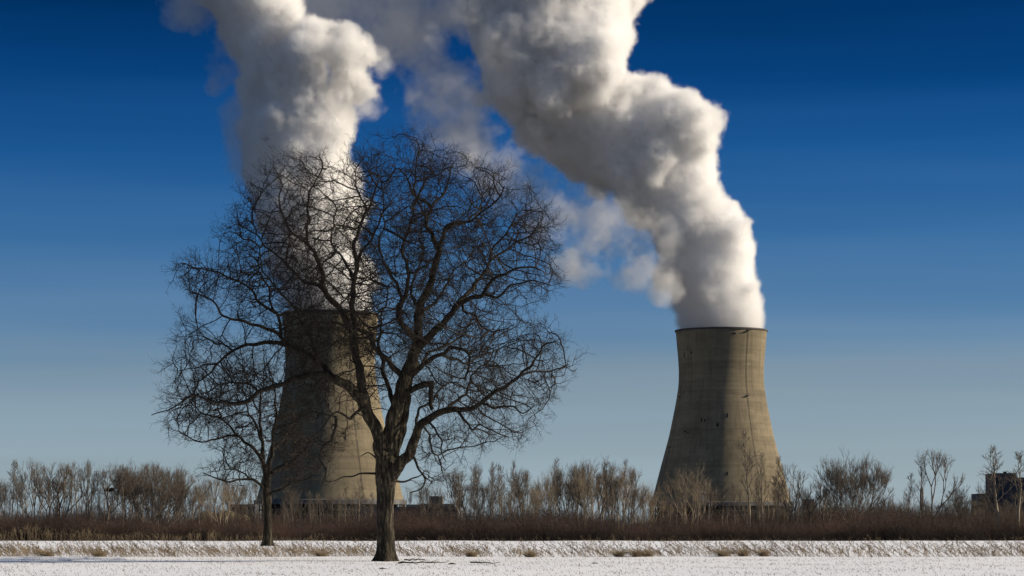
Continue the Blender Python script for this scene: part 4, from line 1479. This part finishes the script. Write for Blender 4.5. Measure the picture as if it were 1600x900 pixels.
m = MB(); px_box(m, 1286, 1314, 794, Y, 16, c); m.build('wall', M['cladding_tan'], root)
m = MB(); px_box(m, 1285.6, 1314.4, 793, Y, 16.6, c, z0=at(0, 794, Y).z + .01, y_off=-.3); m.build('roof', M['dark_concrete'], root)

# white stair tower by the lone tower
Ys = 1560.0
c = at(1096, HZ, Ys); c.z = 0
k = Ys / F
root = empty('stair_tower', c, 'small white steel stair tower before the foot of the lone tower', 'stair tower')
zz = lambda row: CZ + (HZ - row) * k
m = MB(); m.box(-3.6, 1.6, -1.5, 2.5, zz(781.5), zz(774)); m.build('cabin', M['white_steel'], root)
m = MB(); m.box(1.65, 5.0, -1.4, 1.4, zz(781.6), zz(780.6)); m.box(1.65, 4.4, -1.4, 1.4, zz(777), zz(776.3)); m.build('landing', M['white_steel'], root)
m = MB(); m.bar((-2.5, -1, zz(767.5)), (2.6, -1, zz(769)), .28); m.build('boom', M['white_steel'], root)
for x in (-3.4, -1.0, 1.4, 4.6):
    m = MB(); m.bar((x, -1.3, 0), (x, -1.3, zz(781.7) if x != -1.0 else zz(768)), .16); m.build('leg', M['white_steel'], root)

# ------------------------------------------------------------------ weeds, stubble and tufts
def weeds(name, X, Y_, H, lean, seed, mat, label, r0=.006, heads=True, kindtag='stuff', cat='weeds'):
    r = np.random.default_rng(seed)
    n = len(X)
    b = np.stack([X, Y_, ground_z(X, Y_) - .01], 1)
    d = np.stack([r.normal(lean, .5, n), r.normal(0, .2, n), r.uniform(.6, 1.0, n)], 1)
    m = b + d * (H * .5)[:, None]
    d2 = d + np.stack([r.normal(lean * .5, .2, n), r.normal(0, .15, n), np.zeros(n)], 1)
    t = m + d2 * (H * .5)[:, None]
    P0, P1, A, B = [b, m], [m, t], [np.full(n, r0), np.full(n, r0 * .8)], [np.full(n, r0 * .8), np.full(n, r0 * .6)]
    if heads:
        for f in (.25, .5, .75, 1.0):
            q = m + (t - m) * f
            for _ in range(2):
                s = r.normal(scale=1, size=(n, 3))
                s /= np.linalg.norm(s, axis=1, keepdims=True)
                ln_ = r.uniform(.03, .12, n) * np.clip(H, .2, 1)
                q2 = q + s * ln_[:, None]
                P0.append(q); P1.append(q2); A.append(np.full(n, r0 * .6)); B.append(np.full(n, r0 * .5))
                P0.append(q2); P1.append(q2 + np.array([0, 0, .03])); A.append(np.full(n, r0 * 2.6)); B.append(np.full(n, r0 * 1.5))
    V, Q = prisms(np.concatenate(P0), np.concatenate(P1), np.concatenate(A), np.concatenate(B), 3)
    o = mesh_arrays(name, V, Q, mat)
    return tag(o, label, cat, kind=kindtag)


def clumpy(n, x0, x1, y0, y1, seed, scale=.6):
    r = np.random.default_rng(seed)
    x = r.uniform(x0, x1, n * 3)
    y = r.uniform(y0, y1, n * 3)
    f = .5 + .5 * np.sin(x * scale + 2 * np.sin(x * .23)) * np.sin(x * .17 + y * .4)
    keep = r.random(n * 3) < (.18 + .82 * f ** 1.5)
    return x[keep][:n], y[keep][:n]


x, y = clumpy(1500, -34, 34, 131.5, 143, 31)
weeds('dead_weeds', x, y, rng.uniform(.3, 1.25, len(x)), -.5, 32, M['straw_dark'], 'dead brown weeds leaning left along the edge of the ploughed field', .0085)
x, y = clumpy(1300, -60, 60, 141, 300, 33)
weeds('dead_weeds', x, y, rng.uniform(.2, .7, len(x)), -.3, 34, M['straw_dark'], 'scattered dead weeds in the snow before the brush', .008)
x, y = clumpy(1400, -34, -8, 131.5, 150, 35)
x2, y2 = clumpy(700, -8, 34, 131.5, 146, 45)
x, y = np.concatenate([x, x2]), np.concatenate([y, y2])
weeds('dry_grass', x, y, rng.uniform(.25, .8, len(x)), -.30, 36, M['straw'], 'dry straw-coloured grass along the edge of the field', .006, cat='grass')
x, y = clumpy(11000, -30, 30, 80, 131, 47, 1.1)
y = np.where(rng.random(len(y)) < .6, np.round(y / .76) * .76 + rng.normal(0, .06, len(y)), y)
weeds('stubble', x, y, rng.uniform(.02, .11, len(x)), -.2, 38, M['straw_dark'], 'short dark crop stubble poking through the snow of the field', .007, heads=False, cat='stubble')

tufts = [(995, 871, 'tan grass tuft on the field edge below the grove, left one of two'), (1013, 871, 'tan grass tuft on the field edge, right one of the pair below the grove'),
         (968, 871, 'low brown grass tuft left of the pair of tufts on the field edge'), (1130, 871, 'brown grass tuft on the field edge below the shaded side of the lone tower'),
         (1163, 871, 'small grass tuft on the field edge below the middle of the lone tower'), (1194, 871, 'wide grass tuft on the field edge below the right side of the lone tower'),
         (738, 869, 'pale grass tuft on the field edge right of the big trunk'), (830, 869, 'grass tuft on the field edge halfway between big trunk and lone tower'),
         (503, 869, 'yellow grass tuft on the field edge between the two field trees'), (155, 868, 'yellow grass tuft on the field edge at the left'), (75, 868, 'straw grass tuft on the field edge near the left border')]
for i, (px, py, lb) in enumerate(tufts):
    Yt = 130.6 + .2 * (i % 3)
    c = at(px, HZ, Yt)
    r = np.random.default_rng(400 + i)
    n = 240
    b = r.normal(size=(n, 3)) * np.array([.11, .08, 0])
    d = np.stack([b[:, 0] * 1.4 + r.normal(-.15, .4, n), r.normal(0, .4, n), r.uniform(.5, 1, n)], 1)
    L = r.uniform(.2, .65, n)[:, None]
    mid = b + d * L * .6
    tip = mid + (d * np.array([1.5, 1.5, .35])) * L * .5
    V, Q = prisms(np.concatenate([b, mid]), np.concatenate([mid, tip]), np.full(2 * n, .007), np.concatenate([np.full(n, .006), np.full(n, .002)]), 3)
    tag(mesh_arrays('grass_tuft', V, Q, M['straw'], loc=(c.x, Yt, float(ground_z(c.x, Yt)))), lb, 'grass tuft', 'grass tufts on the edge of the field')

# clods, fallen sticks by the trunk
for i, (px, py, w_, lb) in enumerate(((598, 889, .22, 'dark clod of earth in the snow below the big trunk'), (706, 881, .2, 'dark clod lying in the snow right of the big trunk'),
                                      (929, 882, .15, 'small dark clod in the snow below the grove'), (629, 878, .15, 'small brown clod beside the roots of the big tree'))):
    Yt = CZ * F / (py - HZ)
    c = at(px, py, Yt)
    r = np.random.default_rng(500 + i)
    th = np.linspace(0, 2 * np.pi, 15)[:-1]
    V = []
    for lv, (rad, z) in enumerate(((1, -.05), (.95, .10), (.6, .26), (.12, .30))):
        for t in th:
            rr_ = rad * w_ * (1 + .3 * r.normal() * (.6 if lv else .3))
            V.append((rr_ * math.cos(t), rr_ * .55 * math.sin(t), z * w_ * (1 + .2 * r.normal())))
    q = [(a * 14 + j, a * 14 + (j + 1) % 14, (a + 1) * 14 + (j + 1) % 14, (a + 1) * 14 + j) for a in range(3) for j in range(14)]
    tag(mesh_arrays('earth_clod', V, q, M['bark_dark'], loc=(c.x, Yt, float(ground_z(c.x, Yt)))), lb, 'clod', 'earth clods in the snow')
for i, (px, py, L, lb) in enumerate(((660, 880, 2.2, 'fallen stick in the snow beside the big trunk'), (758, 881, 1.3, 'short fallen stick in the snow right of the dark clod'), (648, 876, 1.0, 'small fallen branch at the roots on the right of the big tree'))):
    Yt = CZ * F / (py - HZ)
    c = at(px, py, Yt)
    r = np.random.default_rng(520 + i)
    n = 9
    ln = np.stack([np.linspace(-L / 2, L / 2, n), r.normal(0, .06, n), .06 + r.normal(0, .02, n)], 1)
    T1 = tube(ln, np.linspace(.035, .012, n), 6)
    a = ln[2:7]
    T2 = prisms(a, a + r.normal(size=a.shape) * np.array([.3, .3, .08]) + np.array([.2, 0, .05]), np.full(5, .012), np.full(5, .005), 4)
    tag(mesh_arrays('fallen_stick', *join_vq([T1, T2]), M['twig'], loc=(c.x, Yt, float(ground_z(c.x, Yt)))), lb, 'stick', 'sticks fallen from the big tree')
print('faces total', sum(len(o.data.polygons) for o in bpy.data.objects if o.type == 'MESH'))
